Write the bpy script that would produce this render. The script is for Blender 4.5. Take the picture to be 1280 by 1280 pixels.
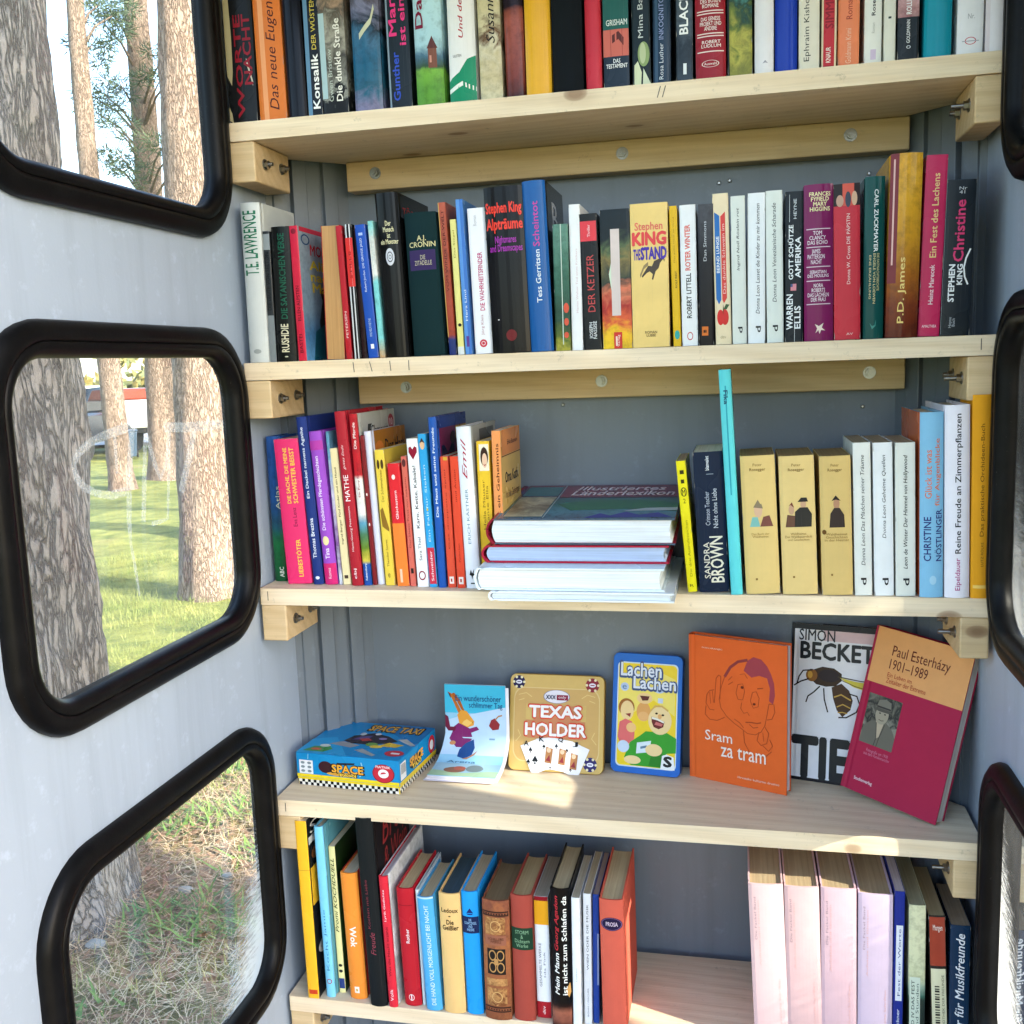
import bpy, bmesh, math, random
import numpy as np
from mathutils import Matrix, Vector

for o in list(bpy.data.objects):
    bpy.data.objects.remove(o, do_unlink=True)
SC = bpy.context.scene
COL = SC.collection
RAD = math.radians

# ------------------------------------------------------------------ camera
CAM = np.array([.6574, -1.2862, .2974])
YAW, PITCH, ROLL, FPX = .2224, -.1435, .036, 1275.2          # focal length in pixels of the 1280 px photo
def rot3(yaw, pitch, roll):
    cy, sy = math.cos(yaw), math.sin(yaw); cp, sp = math.cos(pitch), math.sin(pitch); cr, sr = math.cos(roll), math.sin(roll)
    return (np.array([[cy, -sy, 0], [sy, cy, 0], [0, 0, 1]]) @ np.array([[1, 0, 0], [0, cp, -sp], [0, sp, cp]])
            @ np.array([[cr, 0, sr], [0, 1, 0], [-sr, 0, cr]]))
ROT = rot3(YAW, PITCH, ROLL)
cam = bpy.data.objects.new('camera', bpy.data.cameras.new('camera'))
COL.objects.link(cam)
m = Matrix.Identity(4)
for i in range(3):
    m[i][0], m[i][1], m[i][2], m[i][3] = ROT[i][0], ROT[i][2], -ROT[i][1], CAM[i]
cam.matrix_world = m
cam.data.sensor_width = 36; cam.data.sensor_fit = 'HORIZONTAL'
cam.data.lens = FPX / 1280 * 36
cam.data.clip_start = .02; cam.data.clip_end = 2000
SC.camera = cam
SC.render.resolution_x = SC.render.resolution_y = 1024
# ------------------------------------------------------------------ world, sun, exposure
SUN_EL = RAD(27.5)
SUN_DIR = Vector((.94, -.34, 0)).normalized() * math.cos(SUN_EL) + Vector((0, 0, math.sin(SUN_EL)))   # towards the sun
W = bpy.data.worlds.new('World'); SC.world = W; W.use_nodes = True
nt = W.node_tree; nt.nodes.clear()
sky = nt.nodes.new('ShaderNodeTexSky'); sky.sky_type = 'NISHITA'; sky.sun_disc = False
sky.sun_elevation = SUN_EL; sky.sun_rotation = math.atan2(SUN_DIR.x, SUN_DIR.y)
sky.air_density = 1.0; sky.dust_density = 1.6; sky.ozone_density = 1.0
bg = nt.nodes.new('ShaderNodeBackground'); bg.inputs[1].default_value = .15
ow = nt.nodes.new('ShaderNodeOutputWorld')
nt.links.new(sky.outputs[0], bg.inputs[0]); nt.links.new(bg.outputs[0], ow.inputs[0])
sl = bpy.data.lights.new('sun', 'SUN'); sl.energy = 2.1; sl.angle = RAD(.55); sl.color = (1, .92, .78)
so = bpy.data.objects.new('sun', sl); COL.objects.link(so)
so.rotation_euler = SUN_DIR.to_track_quat('Z', 'Y').to_euler(); so.location = (6, -3, 6)
SC.view_settings.view_transform = 'Standard'; SC.view_settings.look = 'None'
SC.view_settings.gamma = 1; SC.view_settings.use_curve_mapping = False
SC.view_settings.exposure = 2.78
SC.cycles.max_bounces = 10; SC.cycles.diffuse_bounces = 6; SC.cycles.transparent_max_bounces = 16

# ------------------------------------------------------------------ helpers
def ray(px, py):
    return ROT @ np.array([(px - 640) / FPX, 1, -(py - 640) / FPX])
def at_y(px, py, y):
    d = ray(px, py); return CAM + d * (y - CAM[1]) / d[1]
def at_z(px, py, z):
    d = ray(px, py); return CAM + d * (z - CAM[2]) / d[2]
def at_x(px, py, x):
    d = ray(px, py); return CAM + d * (x - CAM[0]) / d[0]
def lin(h):
    h = h.lstrip('#'); out = []
    for i in (0, 2, 4):
        c = int(h[i:i + 2], 16) / 255
        out.append(c / 12.92 if c <= .04045 else ((c + .055) / 1.055) ** 2.4)
    return out
def tag(o, label=None, cat=None, group=None, kind=None):
    if label: o['label'] = label
    if cat: o['category'] = cat
    if group: o['group'] = group
    if kind: o['kind'] = kind
    return o
def empty(name, loc=(0, 0, 0), rot=(0, 0, 0)):
    o = bpy.data.objects.new(name, None); COL.objects.link(o)
    o.location = loc; o.rotation_euler = rot; o.empty_display_size = .05
    return o
class MB:
    """collects polygons, then links them as one mesh object"""
    def __init__(s): s.v = []; s.f = []; s.m = []; s.sm = []
    def add(s, verts, faces, mi=0, smooth=False):
        n = len(s.v); s.v += [tuple(map(float, q)) for q in verts]
        for f in faces: s.f.append([n + i for i in f]); s.m.append(mi); s.sm.append(smooth)
    def box(s, a, b, mi=0):
        (x0, y0, z0), (x1, y1, z1) = a, b
        s.add([(x0, y0, z0), (x1, y0, z0), (x1, y1, z0), (x0, y1, z0), (x0, y0, z1), (x1, y0, z1), (x1, y1, z1), (x0, y1, z1)],
              [(0, 3, 2, 1), (4, 5, 6, 7), (0, 1, 5, 4), (1, 2, 6, 5), (2, 3, 7, 6), (3, 0, 4, 7)], mi)
    def prism(s, prof, z0, z1, mi=0, smooth=False, caps=True):
        n = len(prof)
        s.add([(x, y, z0) for x, y in prof] + [(x, y, z1) for x, y in prof],
              [(i, (i + 1) % n, n + (i + 1) % n, n + i) for i in range(n)], mi, smooth)
        if caps:
            s.add([(x, y, z0) for x, y in prof], [tuple(range(n))[::-1]], mi)
            s.add([(x, y, z1) for x, y in prof], [tuple(range(n))], mi)
    def tube(s, pts, rads, n=10, mi=0, cap=True):
        pts = [Vector(p) for p in pts]; rings = []
        for i, p in enumerate(pts):
            t = (pts[min(i + 1, len(pts) - 1)] - pts[max(i - 1, 0)]).normalized()
            u = t.orthogonal().normalized() if i == 0 else (rings[-1][1] - t * rings[-1][1].dot(t)).normalized()
            w = t.cross(u); rings.append((p, u))
            rr = rads[i] if hasattr(rads, '__len__') else rads
            s.v += [tuple(p + (u * math.cos(2 * math.pi * k / n) + w * math.sin(2 * math.pi * k / n)) * rr) for k in range(n)]
        b = len(s.v) - n * len(pts)
        for i in range(len(pts) - 1):
            for k in range(n):
                s.f.append([b + i * n + k, b + i * n + (k + 1) % n, b + (i + 1) * n + (k + 1) % n, b + (i + 1) * n + k]); s.m.append(mi); s.sm.append(True)
        if cap:
            s.f.append([b + k for k in range(n)][::-1]); s.m.append(mi); s.sm.append(False)
            e = b + (len(pts) - 1) * n
            s.f.append([e + k for k in range(n)]); s.m.append(mi); s.sm.append(False)
    def build(s, name, mats, parent=None, angle=35, bevel=0, fix=True):
        me = bpy.data.meshes.new(name); me.from_pydata(s.v, [], s.f)
        for mt in (mats if isinstance(mats, (list, tuple)) else [mats]): me.materials.append(mt)
        me.polygons.foreach_set('material_index', s.m)
        if fix:
            bm = bmesh.new(); bm.from_mesh(me); bmesh.ops.recalc_face_normals(bm, faces=bm.faces); bm.to_mesh(me); bm.free()
        me.polygons.foreach_set('use_smooth', [x or bevel > 0 for x in s.sm])
        me.update()
        if any(s.sm) or bevel: me.set_sharp_from_angle(angle=RAD(angle))
        o = bpy.data.objects.new(name, me); COL.objects.link(o)
        if parent: o.parent = parent
        if bevel:
            md = o.modifiers.new('b', 'BEVEL'); md.width = bevel; md.segments = 2; md.limit_method = 'ANGLE'; md.angle_limit = RAD(40)
        return o

# ------------------------------------------------------------------ materials
_M = {}
class NT:
    def __init__(s, name):
        s.m = bpy.data.materials.new(name); s.m.use_nodes = True; s.t = s.m.node_tree
        s.p = s.t.nodes['Principled BSDF']; s.out = s.t.nodes['Material Output']
    def n(s, typ, ins=None, **kw):
        nd = s.t.nodes.new(typ)
        for k, v in kw.items(): setattr(nd, k, v)
        for k, v in (ins or {}).items(): s.set(nd.inputs[k], v)
        return nd
    def set(s, sock, v):
        if isinstance(v, bpy.types.NodeSocket): s.t.links.new(v, sock)
        else: sock.default_value = v
    def coord(s, scale=(1, 1, 1), kind='Object'):
        c = s.n('ShaderNodeTexCoord'); mp = s.n('ShaderNodeMapping', {'Scale': scale}); s.t.links.new(c.outputs[kind], mp.inputs[0])
        return mp.outputs[0]
    def noise(s, vec, scale, detail=4, rough=.55, dist=0):
        return s.n('ShaderNodeTexNoise', {'Vector': vec, 'Scale': scale, 'Detail': detail, 'Roughness': rough, 'Distortion': dist}).outputs[0]
    def ramp(s, fac, stops, interp='LINEAR'):
        r = s.n('ShaderNodeValToRGB', {'Fac': fac}); cr = r.color_ramp; cr.interpolation = interp
        while len(cr.elements) < len(stops): cr.elements.new(.5)
        for e, (p, c) in zip(cr.elements, stops): e.position = p; e.color = (*c[:3], 1) if hasattr(c, '__len__') else (c, c, c, 1)
        return r.outputs[0]
    def mix(s, fac, a, b, blend='MIX'):
        r = s.n('ShaderNodeMix', data_type='RGBA', blend_type=blend)
        s.set(r.inputs[0], fac)
        for i, v in ((6, a), (7, b)): s.set(r.inputs[i], (*v[:3], 1) if isinstance(v, (list, tuple)) else v)
        return r.outputs[2]
    def math(s, op, a, b=0., c=0.):
        r = s.n('ShaderNodeMath', operation=op)
        for i, v in enumerate((a, b, c)): s.set(r.inputs[i], v)
        return r.outputs[0]
    def bump(s, h, strength=.3, dist=.002):
        b = s.n('ShaderNodeBump', {'Height': h, 'Strength': strength, 'Distance': dist}); s.t.links.new(b.outputs[0], s.p.inputs['Normal'])
    def fin(s, col=None, rough=None, **kw):
        if col is not None: s.set(s.p.inputs['Base Color'], (*col[:3], 1) if isinstance(col, (list, tuple)) else col)
        if rough is not None: s.set(s.p.inputs['Roughness'], rough)
        for k, v in kw.items(): s.set(s.p.inputs[k], v)
        return s.m
ALB = .88
def ink(hexc, kind='g'):
    """printed / laminated ('g'), matt ('m') or cloth ('c') cover colour with slight handling marks"""
    k = (hexc, kind)
    if k in _M: return _M[k]
    c = [min(.8, x * ALB + .003) for x in lin(hexc)]
    t = NT('cover_' + {'g': 'gloss', 'm': 'matt', 'c': 'cloth', 'k': 'shiny'}[kind])
    v = t.coord()
    n1 = t.noise(v, 55, 5, .65); n2 = t.noise(v, 9, 3)
    f = t.ramp(n1, [(.3, 0), (.75, 1)])
    col = t.mix(t.math('MULTIPLY', f, .26), c, [x * .72 for x in c])
    worn = t.ramp(t.noise(v, 140, 6, .75), [(.66, 0), (.74, 1)])
    grey = [x * .75 + .035 for x in c]
    col = t.mix(t.math('MULTIPLY', worn, .18), col, grey)
    base = {'g': .26, 'm': .5, 'c': .8, 'k': .13}[kind]
    ro = t.math('MULTIPLY_ADD', n2, .16, base - .06)
    if kind == 'c':
        w1 = t.n('ShaderNodeTexWave', {'Vector': v, 'Scale': 500., 'Distortion': 1.}, bands_direction='Z').outputs[1]
        t.bump(t.math('ADD', w1, n1), .25, .0004)
    else:
        t.bump(n2, .25, .0012)
    cre = t.ramp(t.noise(t.coord((900, 1, 5)), 1., 3, .6), [(.63, 0), (.7, 1)])
    if kind in 'gm': col = t.mix(t.math('MULTIPLY', cre, .45), col, [x * .75 + .05 for x in c])
    _M[k] = t.fin(col, ro, **{'Specular IOR Level': {'g': .13, 'm': .12, 'c': .08, 'k': .11}[kind]})
    return _M[k]
def art(stops, seed=0, amp=.12, scale=22, axis='Z', kind='g', h=.2):
    """pictorial print: colour bands along one axis broken up by noise; positions 0..1 of height h"""
    k = ('art', str(stops), seed, axis, kind)
    if k in _M: return _M[k]
    t = NT('cover_picture')
    c = t.n('ShaderNodeTexCoord'); sp = t.n('ShaderNodeSeparateXYZ'); t.t.links.new(c.outputs['Object'], sp.inputs[0])
    mp = t.n('ShaderNodeMapping', {'Location': (seed * 3.7, seed * 1.3, seed * 2.1)}); t.t.links.new(c.outputs['Object'], mp.inputs[0])
    nz = t.noise(mp.outputs[0], scale, 6, .6, .8)
    pos = t.math('DIVIDE', sp.outputs[axis], h)
    f = t.math('MULTIPLY_ADD', t.math('SUBTRACT', nz, .5), amp * 4, pos)
    col = t.ramp(f, [(p, [min(.8, x * ALB) for x in lin(q)]) for p, q in stops])
    n2 = t.noise(mp.outputs[0], 90, 4, .7)
    col = t.mix(t.math('MULTIPLY', t.ramp(n2, [(.45, 0), (.7, 1)]), .35), col, (.01, .01, .012))
    t.bump(t.noise(mp.outputs[0], 9, 3), .25, .0012)
    _M[k] = t.fin(col, {'g': .28, 'm': .5, 'k': .16}[kind], **{'Specular IOR Level': .13})
    return _M[k]
def pages(hexc='#d9cdb0'):
    k = ('pages', hexc)
    if k in _M: return _M[k]
    t = NT('paper_edges'); c = [x * ALB for x in lin(hexc)]
    v = t.coord((1400, 6, 6)); n = t.noise(v, 1., 2, .5)
    v2 = t.coord(); n2 = t.noise(v2, 30, 4)
    n3 = t.noise(t.coord((330, 5, 5)), 1., 3, .65)
    col = t.mix(t.ramp(n, [(.35, 0), (.7, .4)]), c, [x * .62 for x in c])
    col = t.mix(t.math('MULTIPLY', t.ramp(n2, [(.45, 0), (.8, 1)]), .3), col, [c[0] * .75, c[1] * .65, c[2] * .5])
    col = t.mix(t.math('MULTIPLY', t.ramp(n3, [(.42, 0), (.62, 1)]), .4), col, [c[0] * .55, c[1] * .5, c[2] * .45])
    t.bump(t.math('ADD', n, n3), .4, .0008)
    _M[k] = t.fin(col, .85)
    return _M[k]
def wood(tone, seed=0):
    k = ('wood', tone, seed)
    if k in _M: return _M[k]
    t = NT('spruce_wood')
    A, B, K = {'shelf': ((.73, .60, .42), (.59, .44, .265), (.2, .10, .045)), 'cleat': ((.58, .43, .24), (.45, .30, .145), (.13, .055, .02))}[tone]
    c = t.n('ShaderNodeTexCoord')
    mp = t.n('ShaderNodeMapping', {'Location': (seed * 1.7, seed * .37, seed * .71), 'Scale': (1, 1, 1)}); t.t.links.new(c.outputs['Object'], mp.inputs[0])
    o = mp.outputs[0]
    st = t.n('ShaderNodeMapping', {'Scale': (2.2, 26, 26)}); t.t.links.new(o, st.inputs[0])
    warp = t.noise(st.outputs[0], 1.0, 3, .5)
    gr = t.n('ShaderNodeTexWave', {'Vector': st.outputs[0], 'Scale': 1.1, 'Distortion': 7., 'Detail': 3., 'Detail Scale': .7}, bands_direction='DIAGONAL').outputs[1]
    fib = t.n('ShaderNodeMapping', {'Scale': (9, 420, 420)}); t.t.links.new(o, fib.inputs[0])
    fine = t.noise(fib.outputs[0], 1., 3, .6)
    col = t.mix(t.math('MULTIPLY', t.ramp(gr, [(.25, 0), (.95, 1)]), .42), A, B)
    col = t.mix(t.math('MULTIPLY', t.ramp(fine, [(.4, 0), (.75, 1)]), .3), col, [x * .6 for x in B])
    blot = t.noise(o, 7, 4, .6)
    col = t.mix(t.math('MULTIPLY', t.ramp(blot, [(.4, 0), (.7, 1)]), .35), col, (A[0] * 1.08, A[1] * 1.08, A[2] * 1.12))
    kn = t.n('ShaderNodeMapping', {'Scale': (6.5, 11, 11)}); t.t.links.new(o, kn.inputs[0])
    vo = t.n('ShaderNodeTexVoronoi', {'Vector': kn.outputs[0], 'Scale': 1.}, feature='F1').outputs[0]
    kd = t.ramp(vo, [(.05, 1), (.085, .75), (.105, .2), (.24, 0)])
    col = t.mix(t.math('MULTIPLY', kd, .8), col, K)
    dirt = t.ramp(t.noise(o, 60, 6, .8), [(.6, 0), (.72, 1)])
    col = t.mix(t.math('MULTIPLY', dirt, .55), col, (.2, .17, .13))
    t.bump(t.math('ADD', t.math('MULTIPLY', gr, .5), fine), .35, .0007)
    _M[k] = t.fin(col, .62)
    return _M[k]
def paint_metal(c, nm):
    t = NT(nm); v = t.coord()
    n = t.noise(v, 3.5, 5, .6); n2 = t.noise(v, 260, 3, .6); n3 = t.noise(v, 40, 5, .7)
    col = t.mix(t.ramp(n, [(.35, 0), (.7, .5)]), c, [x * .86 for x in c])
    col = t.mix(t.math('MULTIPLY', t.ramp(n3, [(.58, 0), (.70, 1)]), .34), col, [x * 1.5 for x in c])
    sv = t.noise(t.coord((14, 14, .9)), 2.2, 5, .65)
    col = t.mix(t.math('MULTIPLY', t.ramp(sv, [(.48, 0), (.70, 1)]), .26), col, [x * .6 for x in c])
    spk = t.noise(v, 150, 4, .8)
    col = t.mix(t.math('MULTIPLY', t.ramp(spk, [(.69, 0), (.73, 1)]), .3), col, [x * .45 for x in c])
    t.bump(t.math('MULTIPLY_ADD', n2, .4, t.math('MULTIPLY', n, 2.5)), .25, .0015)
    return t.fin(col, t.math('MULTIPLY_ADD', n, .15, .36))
def plain(name, c, rough=.5, metal=0, nscale=60, var=.25, bump=.15):
    k = (name, tuple(c))
    if k in _M: return _M[k]
    t = NT(name); v = t.coord(); n = t.noise(v, nscale, 5, .6)
    t.bump(n, bump, .002)
    _M[k] = t.fin(t.mix(t.math('MULTIPLY', n, var * 2), c, [x * .55 for x in c]), rough, Metallic=metal)
    return _M[k]
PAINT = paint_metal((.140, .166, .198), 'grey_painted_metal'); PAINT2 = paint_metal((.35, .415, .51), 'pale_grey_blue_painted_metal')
def rubber():
    t = NT('black_rubber'); v = t.coord(); n = t.noise(v, 30, 5, .65); n2 = t.noise(v, 240, 4, .7)
    col = t.mix(t.ramp(n, [(.45, 0), (.8, .5)]), (.003, .003, .0034), (.010, .010, .0105))
    col = t.mix(t.math('MULTIPLY', t.ramp(n2, [(.68, 0), (.74, 1)]), .35), col, (.12, .11, .1))
    t.bump(n2, .2, .0008)
    return t.fin(col, t.math('MULTIPLY_ADD', n, .25, .26), **{'Specular IOR Level': .10})
RUBBER = rubber()
STEEL = plain('zinc_steel', (.30, .30, .295), .3, 1, 200, .4)
def glass(seed, haze=(0, 0), tint=(.84, .88, .87)):
    """old scratched pane: see-through with a faint mirror and a film of dust; haze = (amount, edge) of milky wear low down at one side"""
    t = NT('window_glass'); t.t.nodes.remove(t.p)
    c = t.n('ShaderNodeTexCoord'); sp = t.n('ShaderNodeSeparateXYZ'); t.t.links.new(c.outputs['Object'], sp.inputs[0])
    o = c.outputs['Object']
    tr = t.n('ShaderNodeBsdfTransparent', {'Color': (*tint, 1)})
    gl = t.n('ShaderNodeBsdfGlossy', {'Roughness': .03, 'Color': (1, 1, 1, 1)})
    fr = t.n('ShaderNodeFresnel', {'IOR': 1.24})
    m1 = t.n('ShaderNodeMixShader'); t.t.links.new(fr.outputs[0], m1.inputs[0]); t.t.links.new(tr.outputs[0], m1.inputs[1]); t.t.links.new(gl.outputs[0], m1.inputs[2])
    du = t.n('ShaderNodeBsdfDiffuse', {'Color': (.8, .84, .86, 1)}); tl = t.n('ShaderNodeBsdfTranslucent', {'Color': (.8, .84, .86, 1)})
    m2 = t.n('ShaderNodeMixShader', {0: .5}); t.t.links.new(du.outputs[0], m2.inputs[1]); t.t.links.new(tl.outputs[0], m2.inputs[2])
    st = t.n('ShaderNodeMapping', {'Scale': (1, 6, 40), 'Rotation': (.5, 0, 0), 'Location': (seed, seed, 0)}); t.t.links.new(o, st.inputs[0])
    n = t.noise(st.outputs[0], 6, 6, .7); n0 = t.noise(o, 14, 5, .6)
    film = t.math('MULTIPLY_ADD', t.ramp(n0, [(.4, 0), (.8, 1)]), .05, .025)
    if haze[0]:
        # wear along the shelf-side edge of the pane, strongest at the bottom
        e = t.math('SUBTRACT', sp.outputs['Y'], haze[1])
        w = t.math('ADD', t.math('MULTIPLY', e, 7.), t.math('MULTIPLY', t.math('SUBTRACT', n, .5), 1.6))
        lo = t.math('MULTIPLY_ADD', sp.outputs['Z'], -4.5, -.2)
        k = t.math('MULTIPLY', t.ramp(t.math('ADD', w, lo), [(.35, 0), (.95, 1)]), haze[0])
        film = t.math('MAXIMUM', film, k)
    m3 = t.n('ShaderNodeMixShader'); t.set(m3.inputs[0], film); t.t.links.new(m1.outputs[0], m3.inputs[1]); t.t.links.new(m2.outputs[0], m3.inputs[2])
    t.t.links.new(m3.outputs[0], t.out.inputs[0])
    return t.m

# ------------------------------------------------------------------ ground and what stands outside
GZ = -1.25
def ground_mat():
    t = NT('pine_wood_ground'); v = t.coord()
    big = t.noise(v, .55, 4, .55); mid = t.noise(v, 3.2, 5, .62, .5); fin = t.noise(v, 38, 6, .7)
    grass = t.mix(t.ramp(mid, [(.35, 0), (.65, 1)]), (.11, .14, .022), (.30, .29, .06))
    straw = t.mix(t.ramp(fin, [(.35, 0), (.7, 1)]), (.20, .115, .06), (.42, .30, .17))
    c = t.n('ShaderNodeTexCoord'); ds = t.n('ShaderNodeVectorMath', operation='LENGTH'); t.t.links.new(c.outputs['Object'], ds.inputs[0])
    far = t.ramp(t.math('DIVIDE', ds.outputs['Value'], 9.), [(.22, 0), (.62, 1)])
    f = t.ramp(t.math('ADD', t.math('MULTIPLY', big, .9), t.math('MULTIPLY', far, .34)), [(.42, 0), (.66, 1)])
    col = t.mix(f, straw, grass)
    col = t.mix(t.math('MULTIPLY', t.ramp(fin, [(.5, 0), (.8, 1)]), .5), col, (.05, .045, .025))
    t.bump(t.math('ADD', fin, t.math('MULTIPLY', mid, 2.)), .8, .03)
    return t.fin(col, .95)
g = MB(); R = 600
gx = [-R, -120, -40, -20] + [-12 + i for i in range(25)] + [20, 40, 120, R]
pts = []
for yy in gx:
    for xx in gx:
        far = max(abs(xx), abs(yy))
        z = 0 if far > 13 else .05 * math.sin(xx * 1.1 + 1) * math.cos(yy * .8)
        if abs(xx - .5) < 2 and -3 < yy < 2: z *= .2
        pts.append((xx, yy, GZ + z))
n = len(gx)
g.add(pts, [(j * n + i, j * n + i + 1, (j + 1) * n + i + 1, (j + 1) * n + i) for j in range(n - 1) for i in range(n - 1)], 0, True)
tag(g.build('ground', ground_mat(), angle=180), kind='structure')
asphalt = plain('pale_asphalt', (.30, .29, .28), .9, 0, 30)
g = MB()
rd = Vector((-.62, .785, 0)); rs = Vector((.785, .62, 0))
c0 = Vector((-15.0, 22.5, GZ + .075))
g.add([c0 + rs * -60 - rd * 3.5, c0 + rs * 60 - rd * 3.5, c0 + rs * 60 + rd * 5, c0 + rs * -60 + rd * 5], [(0, 1, 2, 3)])
tag(g.build('road', asphalt), kind='structure')

def bark(kind):
    t = NT('pine_bark'); v = t.coord((1, 1, .2))
    wv = t.noise(v, 9, 6, .65, .6); fin = t.noise(t.coord((1, 1, .5)), 60, 5, .7)
    vv = t.n('ShaderNodeVectorMath', {0: v}, operation='ADD'); wc = t.n('ShaderNodeTexNoise', {'Vector': v, 'Scale': 14., 'Detail': 5., 'Roughness': .6})
    sc = t.n('ShaderNodeVectorMath', {0: wc.outputs[1], 'Scale': .10}, operation='SCALE'); t.t.links.new(sc.outputs[0], vv.inputs[1])
    vo = t.n('ShaderNodeTexVoronoi', {'Vector': vv.outputs[0], 'Scale': {0: 46., 1: 52.}[kind], 'Randomness': 1.}, feature='DISTANCE_TO_EDGE').outputs[0]
    cr = t.ramp(t.math('MULTIPLY_ADD', t.math('SUBTRACT', wv, .5), .35, vo), [(0, 0), (.07, .6), (.2, 1)])
    if kind == 0: a, b, d = (.27, .235, .215), (.20, .165, .145), (.085, .066, .057)
    else: a, b, d = (.36, .27, .21), (.29, .20, .15), (.17, .115, .085)
    col = t.mix(t.ramp(fin, [(.3, 0), (.7, 1)]), b, a)
    pat = t.ramp(t.noise(v, 5, 4), [(.45, 0), (.65, 1)])
    col = t.mix(t.math('MULTIPLY', pat, .45), col, (.27, .275, .28) if kind == 0 else (.40, .30, .23))
    col = t.mix(cr, d, col)
    t.bump(t.math('ADD', t.math('MULTIPLY', cr, 1.), t.math('MULTIPLY', fin, .5)), .9, .02)
    return t.fin(col, .92)
BARK = [bark(0), bark(1)]
def needle_mat():
    t = NT('pine_needles'); n = t.noise(t.coord(), 2.5, 3)
    col = t.mix(n, (.028, .06, .03), (.085, .125, .05))
    t.set(t.p.inputs['Base Color'], col); t.p.inputs['Roughness'].default_value = .6
    return t.m
NEEDLE = needle_mat()
def trunk_mesh(base, top, r0, r1, seed, nr=40, ns=24, flare=.35, bend=.1):
    rnd = random.Random(seed); mb = MB(); base = Vector(base); top = Vector(top)
    ph = [rnd.uniform(0, 6.28) for _ in range(6)]
    for i in range(nr + 1):
        f = i / nr; p = base.lerp(top, f)
        p.x += bend * math.sin(f * 5 + ph[0]) * f; p.y += bend * math.cos(f * 4 + ph[1]) * f
        r = r0 + (r1 - r0) * f
        zz = (p.z - base.z)
        for k in range(ns):
            a = 2 * math.pi * k / ns
            rr = r * (1 + flare * math.exp(-zz / .22) * (1 + .5 * math.sin(3 * a + ph[2]))) * (1 + .035 * math.sin(5 * a + 9 * zz + ph[3]) + .03 * math.sin(9 * a - 5 * zz + ph[4]) + .02 * rnd.uniform(-1, 1))
            mb.v.append((p.x + rr * math.cos(a), p.y + rr * math.sin(a), p.z))
    for i in range(nr):
        for k in range(ns):
            mb.f.append([i * ns + k, i * ns + (k + 1) % ns, (i + 1) * ns + (k + 1) % ns, (i + 1) * ns + k]); mb.m.append(0); mb.sm.append(True)
    return mb
def needles(mb, c, r, n, rnd, L=.13, w=.008):
    """a bristly tuft: needles spraying from short twigs inside radius r"""
    for _ in range(n):
        d = Vector((rnd.gauss(0, 1), rnd.gauss(0, 1), rnd.gauss(0, .75)))
        o = Vector(c) + d * r * .5
        q = (d.normalized() + Vector((rnd.gauss(0, .5), rnd.gauss(0, .5), rnd.gauss(0, .5) + .15))).normalized() * L * rnd.uniform(.7, 1.2)
        s = q.orthogonal().normalized(); s.rotate(Matrix.Rotation(rnd.uniform(0, 3.1), 3, q.normalized())); s *= w
        b = len(mb.v)
        mb.v += [tuple(o - s), tuple(o + s), tuple(o + q)]
        mb.f.append([b, b + 1, b + 2]); mb.m.append(0); mb.sm.append(False)
def pine(base, height, r0, lean, kind, label, seed, low=(), crown=26, top_r=.45, flare=.35, nr=40, ns=24, bend=.1):
    rnd = random.Random(seed)
    t = empty('pine_tree', base)
    tag(t, label, 'tree', 'pine trees around the booth')
    tp = Vector((lean[0], lean[1], height))
    trunk_mesh((0, 0, -.08), tp, r0, r0 * top_r, seed, nr, ns, flare, bend).build('trunk', BARK[kind], t, 180, fix=False)
    fol, br = MB(), MB()
    for (p, cl) in low:                                           # low twigs, some seen through the panes, some added to filter sun; p relative to the base
        f = max(0, p[2] - .5) / height; a = tp * f
        br.tube([a, (a + Vector(p)) * .5 + Vector((0, 0, .1)), Vector(p)], [.025, .016, .008], 6)
        for (dx, dy, dz, r, n) in cl: needles(fol, Vector(p) + Vector((dx, dy, dz)), r, n, rnd)
    for i in range(crown):                                        # crown above the picture: limbs with tufts
        f = rnd.uniform(.62, 1.0); a = tp * f; ang = rnd.uniform(0, 6.28); L = (1.15 - f) * height * .42 * rnd.uniform(.5, 1.1)
        e = a + Vector((math.cos(ang) * L, math.sin(ang) * L, L * rnd.uniform(.1, .5)))
        br.tube([a, a.lerp(e, .5) + Vector((0, 0, .12)), e], [.05, .03, .012], 5)
        for k in range(7):
            q = a.lerp(e, rnd.uniform(.35, 1.05)) + Vector((rnd.gauss(0, .3), rnd.gauss(0, .3), rnd.gauss(0, .18)))
            needles(fol, q, .42, 46, rnd, .2, .016)
    br.build('branch', BARK[kind], t, 180)
    fol.build('crown', NEEDLE, t, fix=False)
    return t
# the near trunk beside the booth, then the four further ones seen through the left windows
pine((-1.46, 1.17, GZ), 9, .30, (.1, .2, 0), 0, 'thick grey barked pine trunk standing right beside the booth, nearest of the pines', 3, crown=16, nr=130, ns=64, top_r=.5, flare=.28, bend=.02)
b4 = at_z(264, 748, GZ); b2 = at_z(153, 615, GZ); b3 = at_z(208, 602, GZ); b5 = at_z(284, 676, GZ)
def tuft(px, py, dist_y, base, r=.15, n=70):
    q = at_y(px, py, dist_y) - np.array(base); return (q, [(0, 0, 0, r, n), (.22, .1, .05, r * .8, n), (-.2, 0, .08, r * .8, n), (.05, .2, -.12, r * .7, n)])
pine((b4[0], b4[1], GZ), 11, .19, (.05, .5, 0), 1, 'leaning reddish pine with flared foot, in front of a second reddish trunk', 5, crown=18, nr=70, ns=28, bend=.03, top_r=.5)
pine((b5[0], b5[1], GZ), 12, .20, (.2, .3, 0), 1, 'reddish pine half hidden behind the leaning pine, at the right edge of the middle pane', 8, crown=16)
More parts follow.
